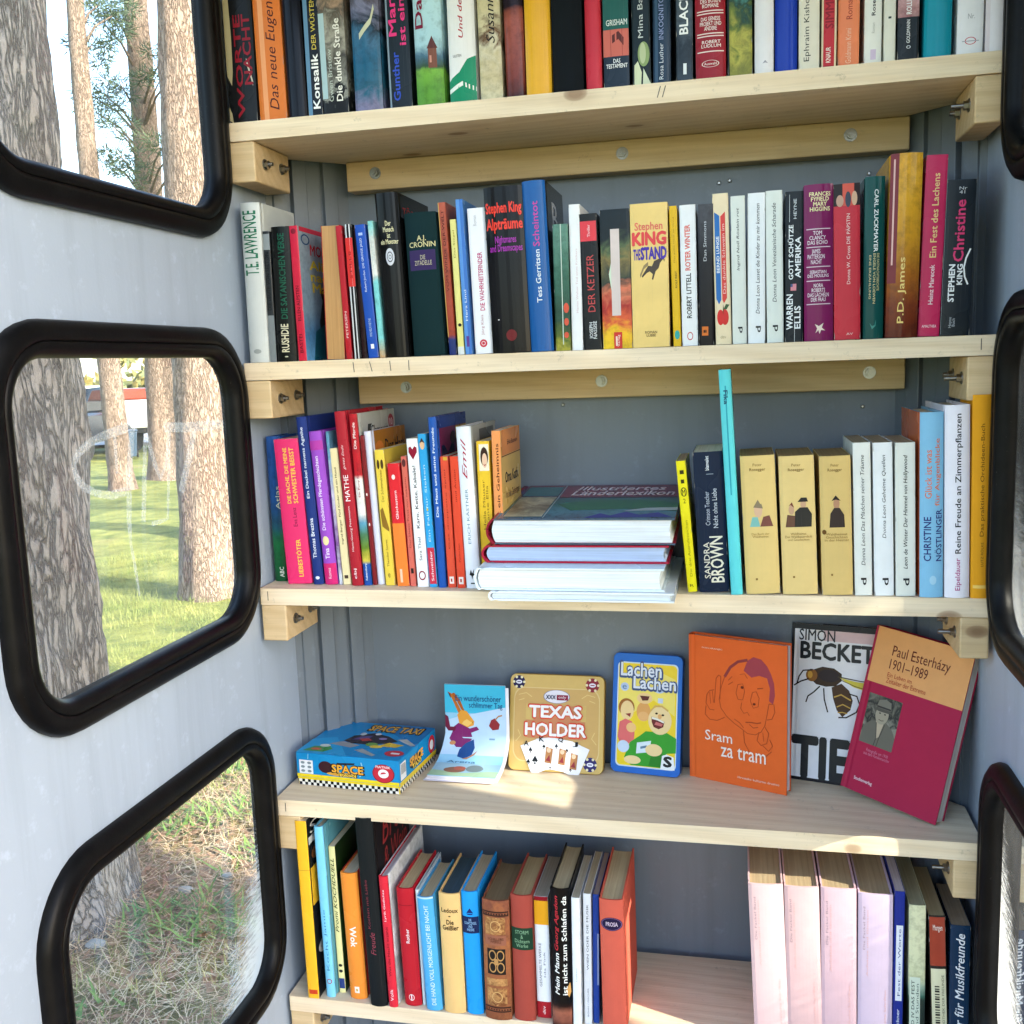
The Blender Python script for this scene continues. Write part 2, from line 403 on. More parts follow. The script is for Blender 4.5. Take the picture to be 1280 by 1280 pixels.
pine((b2[0], b2[1], GZ), 11, .16, (-.15, .1, 0), 1, 'slim reddish pine farther off, just right of the thick grey trunk', 11,
     low=[tuft(*q, 11.5, (b2[0], b2[1], GZ)) for q in ((115, 55), (108, 62), (125, 5), (140, 20))], crown=18, nr=60)
pine((b3[0], b3[1], GZ), 13, .225, (.12, .2, 0), 1, 'sunlit reddish pine farther off, between the slim pine and the leaning one', 14,
     low=[tuft(*q, 11.8, (b3[0], b3[1], GZ)) for q in ((115, 120), (130, 118), (150, 105), (120, 140), (205, 70), (215, 95), (200, 100), (142, 158), (150, 195), (132, 200), (160, 215), (215, 190), (235, 200), (205, 180), (135, 10), (130, 30))], crown=18, nr=60)
# pines on the sunny side that dapple the grass
for i, (x, y, h, lb) in enumerate(((7.5, 4.5, 12, 'tall pine out on the right, beyond the right hand windows'), (3.2, 8.5, 12, 'tall pine behind the booth, on the right'),
                                   (10.5, 10, 13, 'far pine on the right, behind the others'), (.6, 13.5, 12, 'pine directly behind the booth, farthest back'))):
    pine((x, y, GZ), h, .2, (0, 0, 0), 1, lb, 20 + i, crown=26)
pine((2.323, -1.044, GZ), 12, .40, (.1, -.1, 0), 0, 'stout pine close outside the booth on the right, shading it', 31, low=[((.22, .47, 2.3 + .2 * k), [(0, 0, 0, .10, 420), (.05, -.06, .1, .10, 420), (0, .12, .05, .10, 260)]) for k in range(5)], crown=30, nr=60, ns=32, bend=.015, top_r=.6)  # low tufts added, trunk widened, to cut sun at the upper window and door
pine((1.98, .06, GZ), 12, .30, (.1, .15, 0), 0, 'added unseen pine at the right rear of the booth, shading the thick grey trunk', 33, crown=22, nr=60, ns=32, bend=.015, top_r=.6)  # unseen pine added to keep the sun off the thick near trunk

for i, (x, y, h, lb) in enumerate(((2.6, -8.4, 12, 'added unseen pine well behind the photographer, right of centre'), (-1.4, -12.5, 13, 'farthest added pine, unseen behind the photographer'))):  # added out of view to darken what the glossy spines reflect
    pine((x, y, GZ), h, .24, (0, 0, 0), 1, lb, 40 + i, crown=34)
# the far wood edge beyond the road
rng_ = random.Random(12); fw = MB()
for i in range(2600):
    a = rng_.uniform(-26, 26); hgt = rng_.random() ** 1.6 * (1.6 + 1.6 * (.5 + .5 * math.sin(a * .9)) + .8 * math.sin(a * 2.3))
    c_ = Vector((-22.5, 33.5, GZ)) + rs * a + rd * rng_.uniform(-1.5, 1.5) + Vector((0, 0, max(0, hgt)))
    for _ in range(4):
        d_ = Vector((rng_.gauss(0, 1), rng_.gauss(0, 1), rng_.gauss(0, 1))).normalized() * rng_.uniform(.12, .3); e_ = d_.orthogonal().normalized() * rng_.uniform(.06, .16)
        q_ = c_ + Vector((rng_.gauss(0, .3), rng_.gauss(0, .3), rng_.gauss(0, .2))); fw.add([q_ - e_, q_ + d_, q_ + e_, q_ - d_], [(0, 1, 2, 3)])
tl = NT('far_leaves'); tag(fw.build('far_wood', tl.fin(tl.mix(tl.ramp(tl.noise(tl.coord(), .5, 3), [(.4, 0), (.6, 1)]), (.07, .09, .03), (.30, .24, .07)), .7), fix=False), 'pale yellowish bushes along the far side of the road', 'bushes', kind='stuff')
# grass blades and fallen needles near the panes
def blades(n, seed, area, L, w, col_a, col_b, name, flat=0., patch=None):
    rng = np.random.default_rng(seed)
    x = rng.uniform(area[0], area[1], n); y = rng.uniform(area[2], area[3], n)
    clump = np.sin(x * 3.1 + np.cos(y * 2.3) * 2) * np.cos(y * 3.7 + np.sin(x * 1.7) * 2) + rng.normal(0, .5, n)
    keep = (clump > -.1) if flat < .5 else np.ones(n, bool)
    if patch is not None: keep = (np.sin(x * 5.3 + np.cos(y * 4.1) * 2) * np.cos(y * 6.1 + np.sin(x * 3.2) * 2) + rng.normal(0, .12, n)) > .18
    keep &= ~((x > -.1) & (x < 1.05) & (y > -.75) & (y < .35))
    x, y = x[keep], y[keep]; n = len(x)
    a = rng.uniform(0, 6.283, n); ln = L * rng.uniform(.5, 1.3, n); up = (1 - flat) * rng.uniform(.5, 1, n) + flat * rng.uniform(.0, .25, n)
    hz = np.sqrt(np.maximum(0, 1 - up ** 2)); dx, dy = np.cos(a) * hz * ln, np.sin(a) * hz * ln
    z0 = GZ + .004 + .05 * np.sin(x * 1.1 + 1) * np.cos(y * .8) * np.where((abs(x - .5) < 2) & (y > -3) & (y < 2), .2, 1) + rng.uniform(0, .02, n)
    sx, sy = -np.sin(a) * w, np.cos(a) * w
    v = np.stack([np.stack([x - sx, y - sy, z0], 1), np.stack([x + sx, y + sy, z0], 1), np.stack([x + dx, y + dy, z0 + up * ln], 1)], 1).reshape(-1, 3)
    me = bpy.data.meshes.new(name); me.vertices.add(len(v)); me.vertices.foreach_set('co', v.astype(np.float32).ravel())
    me.loops.add(3 * n); me.loops.foreach_set('vertex_index', np.arange(3 * n, dtype=np.int32))
    me.polygons.add(n); me.polygons.foreach_set('loop_start', np.arange(0, 3 * n, 3, dtype=np.int32)); me.update(calc_edges=True)
    t = NT(name); nn = t.noise(t.coord(), 2.2, 4, .6); n2 = t.noise(t.coord(), 60, 2)
    me.materials.append(t.fin(t.mix(t.ramp(t.math('ADD', t.math('MULTIPLY', nn, .6), t.math('MULTIPLY', n2, .4)), [(.35, 0), (.62, 1)]), col_a, col_b), .7))
    o = bpy.data.objects.new(name, me); COL.objects.link(o); return o
tag(blades(110000, 1, (-4.6, -.05, -.6, 6.5), .05, .0013, (.08, .14, .02), (.36, .35, .11), 'grass'), 'short green and yellow grass in tufts outside the left windows', 'grass', kind='stuff')
tag(blades(26000, 2, (-2.6, -.05, -.4, 2.6), .11, .0014, (.40, .20, .11), (.66, .53, .34), 'pine_litter', .92), 'fallen brown pine needles and straw on the ground on the left', 'needles', kind='stuff')
tag(blades(26000, 3, (1.02, 4.0, -.6, 5.5), .07, .0022, (.22, .2, .07), (.5, .42, .2), 'dry_grass', .55), 'dry straw coloured grass outside the right windows', 'grass', kind='stuff')
tag(blades(26000, 6, (-3.2, -.05, -.4, 2.8), .075, .006, (.05, .13, .025), (.16, .26, .05), 'leafy_weeds', .45, 1.0), 'broad green weed leaves in patches on the ground outside the lowest left pane', 'weeds', kind='stuff')
tag(blades(11000, 7, (-3.2, -.05, -.4, 2.8), .05, .009, (.13, .06, .03), (.30, .17, .09), 'fallen_leaves', .95), 'brown fallen leaves and bark flakes outside the lowest left pane', 'leaves', kind='stuff')
rnd = random.Random(4)
pebm = plain('pale_stone', (.30, .29, .27), .9)
for i, (px, py, r, lb) in enumerate(((232, 1112, .026, 'pale stone on the grass below the middle window, beside a clump'), (120, 1180, .03, 'flat pale stone at the left of the lowest pane'),
                               (285, 1095, .022, 'small pale stone near the right edge of the lowest left pane'))):
    q = at_z(px, py, GZ + .02); mb = MB(); ns = 10
    for j in range(1, 6):
        th = math.pi * j / 6
        for k in range(ns):
            rr = r * .7 * (1 + .10 * rnd.uniform(-1, 1)); mb.v.append((rr * math.sin(th) * math.cos(6.283 * k / ns) * 1.4, rr * math.sin(th) * math.sin(6.283 * k / ns), rr * math.cos(th) * .55))
    for j in range(4):
        for k in range(ns): mb.f.append([j * ns + k, j * ns + (k + 1) % ns, (j + 1) * ns + (k + 1) % ns, (j + 1) * ns + k]); mb.m.append(0); mb.sm.append(True)
    mb.f.append(list(range(ns))); mb.m.append(0); mb.sm.append(True); mb.f.append(list(range(4 * ns, 5 * ns))); mb.m.append(0); mb.sm.append(True)
    o = mb.build('stone', pebm, angle=50); o.location = q; tag(o, lb, 'stone', 'stones lying in the grass')

# vehicles and a bin seen small between the far trunks
def place(px, py, z=GZ): return at_z(px, py, z)
WHITE = plain('white_vehicle_paint', (.8, .8, .8), .3); REDP = plain('red_vehicle_paint', (.55, .10, .06), .35); TYRE = plain('tyre_rubber', (.02, .02, .02), .8)
DARKP = plain('dark_vehicle_paint', (.03, .035, .045), .25); DGL = plain('dark_car_glass', (.02, .025, .03), .08); BLUEP = plain('blue_grey_plastic', (.06, .10, .16), .45)
q = place(172, 568); vang = math.atan2(-q[0], q[1])
van = empty('box_trailer', (q[0] - .25, q[1] + .6, GZ + .08), (0, 0, vang)); tag(van, 'white box trailer with a red stripe along its top, parked beyond the far trunks', 'trailer')
mb = MB(); mb.box((-1.0, 0, .42), (1.35, 1.4, 1.02)); mb.build('box_body', WHITE, van, bevel=.03)
mb = MB(); mb.box((-1.0, -.01, 1.023), (1.35, 1.4, 1.25)); mb.build('roof_band', REDP, van, bevel=.03)
mb = MB(); mb.box((-1.0, .1, .32), (1.35, 1.3, .417)); mb.build('chassis', DARKP, van)
for sx in (-.45, .75):
    mb = MB(); mb.tube([(sx, -.02, .3), (sx, .2, .3)], .3, 20); mb.build('wheel', TYRE, van)
q = place(161, 573)
bn = empty('wheelie_bin', (q[0], q[1], GZ), (0, 0, vang)); tag(bn, 'blue grey wheelie bin standing in front of the white trailer', 'bin')
mb = MB(); mb.add([(-.15, -.15, .04), (.15, -.15, .04), (.15, .15, .04), (-.15, .15, .04), (-.19, -.2, .52), (.19, -.2, .52), (.19, .2, .52), (-.19, .2, .52)], [(0, 3, 2, 1), (4, 5, 6, 7), (0, 1, 5, 4), (1, 2, 6, 5), (2, 3, 7, 6), (3, 0, 4, 7)]); mb.build('body', BLUEP, bn, bevel=.015)
mb = MB(); mb.box((-.2, -.21, .523), (.2, .21, .56)); mb.build('lid', BLUEP, bn, bevel=.012)
for sx in (-.17, .17):
    mb = MB(); mb.tube([(sx - .02, .17, .08), (sx + .02, .17, .08)], .08, 14); mb.build('wheel', TYRE, bn)
def car(px, py, z, ang, label):
    q = place(px, py); c = empty('parked_car', (q[0], q[1], GZ + .02), (0, 0, ang)); tag(c, label, 'car', 'cars parked by the road')
    prof = [(-2.0, .3), (-2.05, .6), (-1.9, .82), (-1.2, .9), (2.0, .82), (2.05, .5), (2.0, .3)]
    mb = MB(); n_ = len(prof)
    mb.add([(x, -.8, h) for x, h in prof] + [(x, .8, h) for x, h in prof], [(i, (i + 1) % n_, n_ + (i + 1) % n_, n_ + i) for i in range(n_)] + [tuple(range(n_))[::-1], tuple(range(n_, 2 * n_))]); mb.build('body', DARKP, c, bevel=.06)
    cp = [(-1.2, .88), (-.6, 1.36), (.7, 1.40), (1.5, .88)]; mb = MB(); n_ = 4
    mb.add([(x, -.68, h) for x, h in cp] + [(x, .68, h) for x, h in cp], [(i, (i + 1) % n_, n_ + (i + 1) % n_, n_ + i) for i in range(n_)] + [(3, 2, 1, 0), (4, 5, 6, 7)]); mb.build('cabin_window', DGL, c, bevel=.05)
    for sx in (-1.3, 1.3):
        for sy in (-.72, .62):
            mb = MB(); mb.tube([(sx, sy - .09, .3), (sx, sy + .19, .3)], .31, 18); mb.build('wheel', TYRE, c)
car(96, 571, GZ, vang + 1.2, 'dark parked car half hidden behind the thick grey trunk')

# ------------------------------------------------------------------ the booth
ZS = [.6233, .3119, 0, -.3113, -.6184]; SW, DEP, TH = .95, .20, .0235
FL, RF, FR = -1.15, 1.06, -.60              # floor, ceiling, front plane
XL, XR = -.006, .956
booth = empty('phone_booth', (.475, -.2, FL)); tag(booth, 'grey metal phone booth with black framed windows, fitted out as a book cupboard', 'booth')
def bpart(mb, name, mat, **kw):
    o = mb.build(name, mat, booth, **kw); o.matrix_parent_inverse = Matrix.Translation(-Vector(booth.location)); return o
def rrect(y0, y1, z0, z1, r, n=9):
    out = []
    for (cy, cz, a0) in ((y1 - r, z1 - r, 0), (y0 + r, z1 - r, 90), (y0 + r, z0 + r, 180), (y1 - r, z0 + r, 270)):
        for i in range(n + 1):
            a = RAD(a0 + 90 * i / n); out.append((cy + r * math.cos(a), cz + r * math.sin(a)))
    return out
WIN = [(-.480, -.020, .490, .862), (-.480, -.020, -.036, .336), (-.480, -.020, -.570, -.197)]     # hole in the sheet metal (y0,y1,z0,z1)
def holed(x, th, name):
    cu = bpy.data.curves.new(name, 'CURVE'); cu.dimensions = '2D'; cu.fill_mode = 'BOTH'; cu.extrude = th / 2
    for lp in [[(FR, FL), (.125, FL), (.125, RF), (FR, RF)]] + [rrect(*w, .07) for w in WIN]:
        s = cu.splines.new('POLY'); s.points.add(len(lp) - 1); s.use_cyclic_u = True
        for p, (a, b) in zip(s.points, lp): p.co = (a, b, 0, 1)
    o = bpy.data.objects.new(name, cu); me = bpy.data.meshes.new_from_object(o); bpy.data.objects.remove(o); bpy.data.curves.remove(cu)
    me.transform(Matrix(((0, 0, 1, x), (1, 0, 0, 0), (0, 1, 0, 0), (0, 0, 0, 1))))
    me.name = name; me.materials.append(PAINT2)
    ob = bpy.data.objects.new(name, me); COL.objects.link(ob); ob.parent = booth; ob.matrix_parent_inverse = Matrix.Translation(-Vector(booth.location))
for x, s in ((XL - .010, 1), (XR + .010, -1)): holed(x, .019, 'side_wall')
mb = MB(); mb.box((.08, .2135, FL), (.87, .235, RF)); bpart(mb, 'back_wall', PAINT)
mb = MB()
for px, py in ((899, 229), (912, 226), (1086, 217), (1078, 508), (704, 506)):
    q = at_y(px, py, .2135); mb.tube([(q[0], .2134, q[2]), (q[0], .2116, q[2]), (q[0], .2108, q[2])], [.0028, .0028, .0016], 10); 
    bpart(mb, 'screw', STEEL); mb = MB()
def corner(sx):
    # folded sheet across the corner: from the side wall to the back wall with raised strips
    a = Vector((XL, .118)); b = Vector((.083, .2135)); d = (b - a).normalized(); nrm = Vector((d.y, -d.x)); L = (b - a).length
    prof = [(-.004, 0), (.010, 0), (.0105, .004), (.030, .004), (.0305, 0), (.036, 0), (.0365, -.006), (.040, -.006), (.0405, .006), (.062, .006), (.0625, .001), (.085, .001), (.0855, -.005), (.090, -.005), (.0905, .0035), (.112, .0035), (.1125, 0), (L + .004, 0)]
    pts = [a + d * min(s_, L + .006) + nrm * h for s_, h in prof]
    back = [b + d * .006 - nrm * .02, a - d * .004 - nrm * .02]
    pr = [(p.x, p.y) for p in pts] + [(p.x, p.y) for p in back]
    if sx < 0: pr = [(XL + XR - x, y) for x, y in pr]
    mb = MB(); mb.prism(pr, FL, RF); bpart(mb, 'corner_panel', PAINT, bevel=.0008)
corner(1); corner(-1)
mb = MB(); mb.box((XL - .02, FR, FL - .1), (XR + .02, .235, FL - .001)); bpart(mb, 'floor', plain('worn_floor_plate', (.22, .22, .22), .6))
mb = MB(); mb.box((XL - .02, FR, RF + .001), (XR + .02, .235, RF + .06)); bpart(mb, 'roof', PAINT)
for x0, x1 in ((XL - .045, XL - .021), (XR + .021, XR + .045)):
    mb = MB(); mb.box((x0, FR - .02, FL), (x1, FR + .05, RF)); bpart(mb, 'door_post', PAINT, bevel=.004)
mb = MB(); mb.box((XL - .045, FR - .02, RF - .11), (XR + .045, FR - .001, RF + .06)); bpart(mb, 'door_header', PAINT, bevel=.004)
# rubber gaskets: a rounded lip swept round each opening, on the room side
def gasket(x, sgn, w, name='window'):
    prof = [(-.020, -.003), (-.0215, .004), (-.019, .0105), (-.013, .0145), (-.006, .0155), (-.0015, .0150), (0, .0125), (.0015, .0150), (.007, .0150), (.0115, .0125), (.0158, .0065), (.0165, -.001), (.0135, -.004), (.0135, -.012), (-.012, -.012), (-.012, -.003)]
    loops = []
    for (e, hgt) in prof:
        # e>0 inwards (towards the pane)
        lp = rrect(w[0] + e, w[1] - e, w[2] + e, w[3] - e, max(.07 - e, .02), 10)
        loops.append([(x + sgn * hgt, a, b) for a, b in lp])
    mb = MB(); n_ = len(loops[0]); k = len(loops)
    for lp in loops: mb.v += lp
    for i in range(k):
        for j in range(n_):
            mb.f.append([i * n_ + j, i * n_ + (j + 1) % n_, ((i + 1) % k) * n_ + (j + 1) % n_, ((i + 1) % k) * n_ + j]); mb.m.append(0); mb.sm.append(True)
    return bpart(mb, name, RUBBER, angle=60)
def pane(x, w, mat, win):
    mb = MB(); lp = rrect(w[0] + .014, w[1] - .014, w[2] + .014, w[3] - .014, .056, 8)
    cz = (w[2] + w[3]) / 2; cy = (w[0] + w[1]) / 2
    mb.add([(0, a - cy, b - cz) for a, b in lp], [tuple(range(len(lp)))])
    o = mb.build('pane', mat, win)
    o.location = (x, cy, cz)
    return o
HZ = [(0, 0), (0, 0), (.62, .10)]
for side in (0, 1):
    for i, w in enumerate(WIN):
        x, sg = ((XL, 1), (XR, -1))[side]
        win = gasket(x, sg, w)
        pn = pane(x - sg * .008, w, glass(i + 5 * side, HZ[i] if side == 0 else ((0, 0), (.25, .1), (.6, .06))[i]), win)
        if side == 0 and i == 1:
            # marker-pen tag scrawled on the middle left pane
            t = NT('white_marker'); t.t.nodes.remove(t.p)
            a_ = t.n('ShaderNodeBsdfTransparent'); b_ = t.n('ShaderNodeBsdfTranslucent', {'Color': (.85, .83, .8, 1)}); d_ = t.n('ShaderNodeBsdfDiffuse', {'Color': (.85, .83, .8, 1)})
            m0 = t.n('ShaderNodeMixShader', {0: .5}); t.t.links.new(b_.outputs[0], m0.inputs[1]); t.t.links.new(d_.outputs[0], m0.inputs[2])
            m1 = t.n('ShaderNodeMixShader'); t.set(m1.inputs[0], t.math('MULTIPLY', t.ramp(t.noise(t.coord(), 90, 5, .8), [(.25, .45), (.55, 1)]), .30)); t.t.links.new(a_.outputs[0], m1.inputs[1]); t.t.links.new(m0.outputs[0], m1.inputs[2]); t.t.links.new(m1.outputs[0], t.out.inputs[0])
            mb = MB()
            def stroke(pp, wd):
                P = [at_x(px, py, x) for px, py in pp]; q = [Vector((p_[1], p_[2])) for p_ in P]; L_, R_ = [], []
                for j in range(len(q)):
                    d = (q[min(j + 1, len(q) - 1)] - q[max(j - 1, 0)]).normalized(); nn = Vector((-d.y, d.x)) * wd[j if j < len(wd) else -1] / 2 * rnd.uniform(.72, 1.0)
                    L_.append(q[j] + nn); R_.append(q[j] - nn)
                mb.add([(x - .0066, a.x, a.y) for a in L_] + [(x - .0066, a.x, a.y) for a in R_], [(j, j + 1, len(q) + j + 1, len(q) + j) for j in range(len(q) - 1)])
            stroke([(176, 531), (160, 536), (140, 543), (120, 553), (105, 566), (99, 580), (102, 596), (112, 609), (128, 617), (146, 619), (165, 614)], [.013, .012, .011, .01])
            stroke([(172, 531), (170, 560), (168, 600), (168, 650), (170, 680), (176, 712), (181, 745)], [.012, .012, .011, .010, .007, .006, .005])
            stroke([(150, 545), (152, 575), (153, 592)], [.006, .006])
            stroke([(188, 545), (187, 600), (186, 652)], [.010, .010, .010])
            stroke([(190, 545), (200, 580), (207, 598), (214, 580), (218, 534)], [.008, .009, .009, .008])
            stroke([(218, 540), (217, 600), (216, 648), (206, 652), (196, 655)], [.007, .007, .006])
            stroke([(211, 534), (240, 534), (285, 530)], [.012, .014, .012])
            stroke([(249, 536), (243, 570), (236, 598), (233, 615)], [.014, .016, .016, .014])
            o = mb.build('marker_scrawl', t.m, win, fix=False)

# ------------------------------------------------------------------ shelves
rnd = random.Random(9)
PENCIL = {0: [(.566, -.004), (.572, -.004)], 1: [(.158, .001), (.181, .003), (.209, .001), (.235, .0), (.93, 0)], 2: [(.012, 0)], 3: [(.016, 0)]}
LAB = ['top', 'second', 'middle', 'fourth', 'lowest']
SLAB = ['pale wooden shelf board nearest the top, seen from below, crammed with book spines', 'pale wooden shelf board at eye level, carrying the second row of spines',
        'pale wooden shelf board in the middle, carrying the flat stack of big books', 'pale wooden shelf board carrying the game tins and the books shown face on',
        'pale wooden shelf board lowest of all, carrying old hardbacks and a bare patch']
for i, z in enumerate(ZS):
    sh = empty('shelf', (SW / 2, DEP / 2, z)); tag(sh, SLAB[i], 'shelf', 'wooden shelves in the booth')
    o0 = -Vector(sh.location)
    def spart(mb, name, mat, parent=None, **kw):
        o = mb.build(name, mat, parent or sh, **kw)
        o.matrix_parent_inverse = Matrix.Translation(o0) if not parent else Matrix.Identity(4)
        return o
    mb = MB(); c = .088
    mb.prism([(0, 0), (SW, 0), (SW, .108), (SW - c, .196), (c, .196), (0, .108)], z - TH, z)
    b = spart(mb, 'board', wood('shelf', i + 1), bevel=.0022)
    if i in PENCIL:
        mb = MB()
        for x_, a_ in PENCIL[i]: mb.add([(x_, -.0003, z - .004), (x_ + .0011, -.0003, z - .004), (x_ + .0011 + a_, -.0003, z - .017), (x_ + a_, -.0003, z - .017)], [(0, 1, 2, 3)])
        spart(mb, 'pencil_mark', plain('pencil_grey', (.10, .09, .08), .7), fix=False)
    for sx, (x0, x1) in enumerate(((.0005, .0375), (SW - .0335, SW - .0005))):
        mb = MB(); mb.box((x0, .0015, z - TH - .052), (x1, .108, z - TH - .0006))
        cl = spart(mb, 'side_cleat', wood('cleat', 7 * i + sx), bevel=.002)
        for by in (.030, .082):
            s = 1 if sx == 0 else -1; xf = x1 if sx == 0 else x0; bz = z - TH - .026 + (.003 if by > .05 else 0); out = .012 + (.008 if by < .05 and sx else 0)
            mb = MB(); mb.tube([(xf, by, bz), (xf + s * .0015, by, bz)], .0075, 18); mb.tube([(xf + s * .0015, by, bz), (xf + s * .0065, by, bz)], .0052, 6); mb.tube([(xf + s * .0065, by, bz), (xf + s * out, by, bz)], .0028, 10)
            spart(mb, 'bolt', STEEL, cl, angle=40)
    if i < 4:
        mb = MB(); mb.box((.0942, .182, z - TH - .0425), (.8752, .2132, z - TH - .0008))
        cl = spart(mb, 'back_cleat', wood('cleat', 7 * i + 3), bevel=.0018)
        for bx in (.139, .500, .801) if i == 0 else (.170, .464, .829):
            bz = z - TH - .019
            mb = MB(); mb.tube([(bx, .182, bz), (bx, .1805, bz)], .0085, 20); mb.tube([(bx, .1805, bz), (bx, .1755, bz)], .0056, 6); mb.tube([(bx, .1755, bz), (bx, .172, bz)], .003, 10)
            spart(mb, 'bolt', STEEL, cl, angle=40)

# ------------------------------------------------------------------ printing: text and flat shapes mapped onto surfaces
_T = {}
_E = {}
def glyphs(s, bold=0., shear=0., res=2):
    k = (s, bold, shear)
    if k not in _T:
        cu = bpy.data.curves.new('t', 'FONT'); cu.body = s; cu.size = 1; cu.offset = bold; cu.shear = shear; cu.resolution_u = res; cu.fill_mode = 'FRONT'
        cu.align_x = 'CENTER'; cu.space_line = .85
        o = bpy.data.objects.new('t', cu); me = bpy.data.meshes.new_from_object(o)
        vs = [(v.co.x, v.co.y) for v in me.vertices]; fs = [tuple(p.vertices) for p in me.polygons]
        bpy.data.objects.remove(o); bpy.data.curves.remove(cu); bpy.data.meshes.remove(me)
        x0 = min(v[0] for v in vs); x1 = max(v[0] for v in vs); y0 = min(v[1] for v in vs); y1 = max(v[1] for v in vs)
        _E[k] = (x1 - x0, y1 - y0)
        _T[k] = ([((x - x0) / (x1 - x0), (y - y0) / (y1 - y0)) for x, y in vs], fs)
    return _T[k]
def subdiv(vs, fs, du, dv=9):
    bm = bmesh.new()
    bv = [bm.verts.new((a, b, 0)) for a, b in vs]
    for f in fs:
        try: bm.faces.new([bv[i] for i in f])
        except ValueError: pass
    for _ in range(4):
        bmesh.ops.triangulate(bm, faces=bm.faces[:])
        ed = [e for e in bm.edges if abs(e.verts[0].co.x - e.verts[1].co.x) > du or abs(e.verts[0].co.y - e.verts[1].co.y) > dv]
        if not ed: break
        bmesh.ops.subdivide_edges(bm, edges=ed, cuts=1)
    bmesh.ops.triangulate(bm, faces=bm.faces[:])
    bm.verts.index_update()
    r = [(v.co.x, v.co.y) for v in bm.verts], [[v.index for v in f.verts] for f in bm.faces]
    bm.free(); return r
def glyphs2(s, shear):
    """glyphs plus the size of the line in em"""
    vs, fs = glyphs(s, 0., shear)
    return vs, fs, _E[(s, 0., shear)]
class Print:
    """collects coloured marks for one surface map f(u, v, off) -> xyz"""
    def __init__(s): s.mb = MB(); s.mats = []; s.lay = 0
    def mi(s, mt):
        if mt not in s.mats: s.mats.append(mt)
        return s.mats.index(mt)
    def put(s, f, vs, fs, mt, du=9, dv=9, off=None):
        if off is None: s.lay += 1; off = .00014 + .000025 * s.lay
        if du < 5 or dv < 5: vs, fs = subdiv(vs, fs, du, dv)
        s.mb.add([f(u, v, off) for u, v in vs], fs, s.mi(mt), True)
    def build(s, name, parent, loc=None):
        if not s.mb.f: return None
        return s.mb.build(name, s.mats, parent, 60, fix=False)
def shape(d):
    """deco tuple -> 2D polygons"""
    k = d[0]
    if k == 'r': _, c, u0, u1, v0, v1 = d[:6]; return [(u0, v0), (u1, v0), (u1, v1), (u0, v1)], [(0, 1, 2, 3)]
    if k == 'e':
        _, c, u0, u1, v0, v1 = d[:6]; n = 24; vs = [((u0 + u1) / 2 + (u1 - u0) / 2 * math.cos(6.2832 * i / n), (v0 + v1) / 2 + (v1 - v0) / 2 * math.sin(6.2832 * i / n)) for i in range(n)]
        return vs, [tuple(range(n))]
    if k == 'o':
        _, c, u0, u1, v0, v1, th = d[:7]; n = 24; vs = []
        for i in range(n):
            for q in (1, 1 - th): vs.append(((u0 + u1) / 2 + q * (u1 - u0) / 2 * math.cos(6.2832 * i / n), (v0 + v1) / 2 + q * (v1 - v0) / 2 * math.sin(6.2832 * i / n)))
        return vs, [(2 * i, 2 * ((i + 1) % n), 2 * ((i + 1) % n) + 1, 2 * i + 1) for i in range(n)]
    if k == 'p': return list(d[2]), [tuple(range(len(d[2])))]
    if k == 'l':
        _, c, pts, w = d[:4]; asp = d[4] if len(d) > 4 else 1.; vs = []; q = [Vector((a, b * asp)) for a, b in pts]
        for j in range(len(q)):
            t = (q[min(j + 1, len(q) - 1)] - q[max(j - 1, 0)]).normalized(); nn = Vector((-t.y, t.x)) * w / 2
            vs += [(q[j].x + nn.x, (q[j].y + nn.y) / asp), (q[j].x - nn.x, (q[j].y - nn.y) / asp)]
        return vs, [(2 * j, 2 * j + 1, 2 * j + 3, 2 * j + 2) for j in range(len(q) - 1)]
def tx(t, jx=0., jy=0.):
    """text tuple (string, colour, u0, u1, v0, v1, 'h'|'up'|'dn', bold, shear) -> polygons in u,v"""
    s, c, u0, u1, v0, v1 = t[:6]; o = t[6] if len(t) > 6 else 'h'; b = t[7] if len(t) > 7 else 0.; sh = t[8] if len(t) > 8 else 0.
    vs, fs = glyphs(s, 0., sh)
    vs = [(a + jx * b, e + jy * b) for a, e in vs]
    if o == 'h': q = [(u0 + a * (u1 - u0), v0 + e * (v1 - v0)) for a, e in vs]
    elif o == 'up': q = [(u1 - e * (u1 - u0), v0 + a * (v1 - v0)) for a, e in vs]
    else: q = [(u0 + e * (u1 - u0), v1 - a * (v1 - v0)) for a, e in vs]
    return q, fs
def write(L, f, q, fin, du=9, dv=9, base=.0002):
    """one line of lettering; bold strokes come from a few slightly shifted impressions"""
    s, b = q[0], (q[7] if len(q) > 7 else 0.)
    _, _, em = glyphs2(s, q[8] if len(q) > 8 else 0.)
    L.lay += 1
    js = [(0, 0)] if not b else [(math.cos(6.2832 * k / m_) / em[0], math.sin(6.2832 * k / m_) / em[1]) for m_ in (4 if b < .02 else 8,) for k in range(m_)]
    for k, (jx, jy) in enumerate(js):
        vs, fs = tx(q, jx, jy); L.put(f, vs, fs, mat_of(q[1], fin), du, dv, off=base + .000025 * L.lay + .000005 * k)
def mat_of(c, kind):
    return ink(c, kind) if isinstance(c, str) else c
def spine_f(t, h, b): return lambda u, v, o: (u * t, -b * (1 - (2 * u - 1) ** 2) - o, v * h)
def cover_f(t, d, h): return lambda u, v, o: (t + o, .004 + u * (d - .004), v * h)

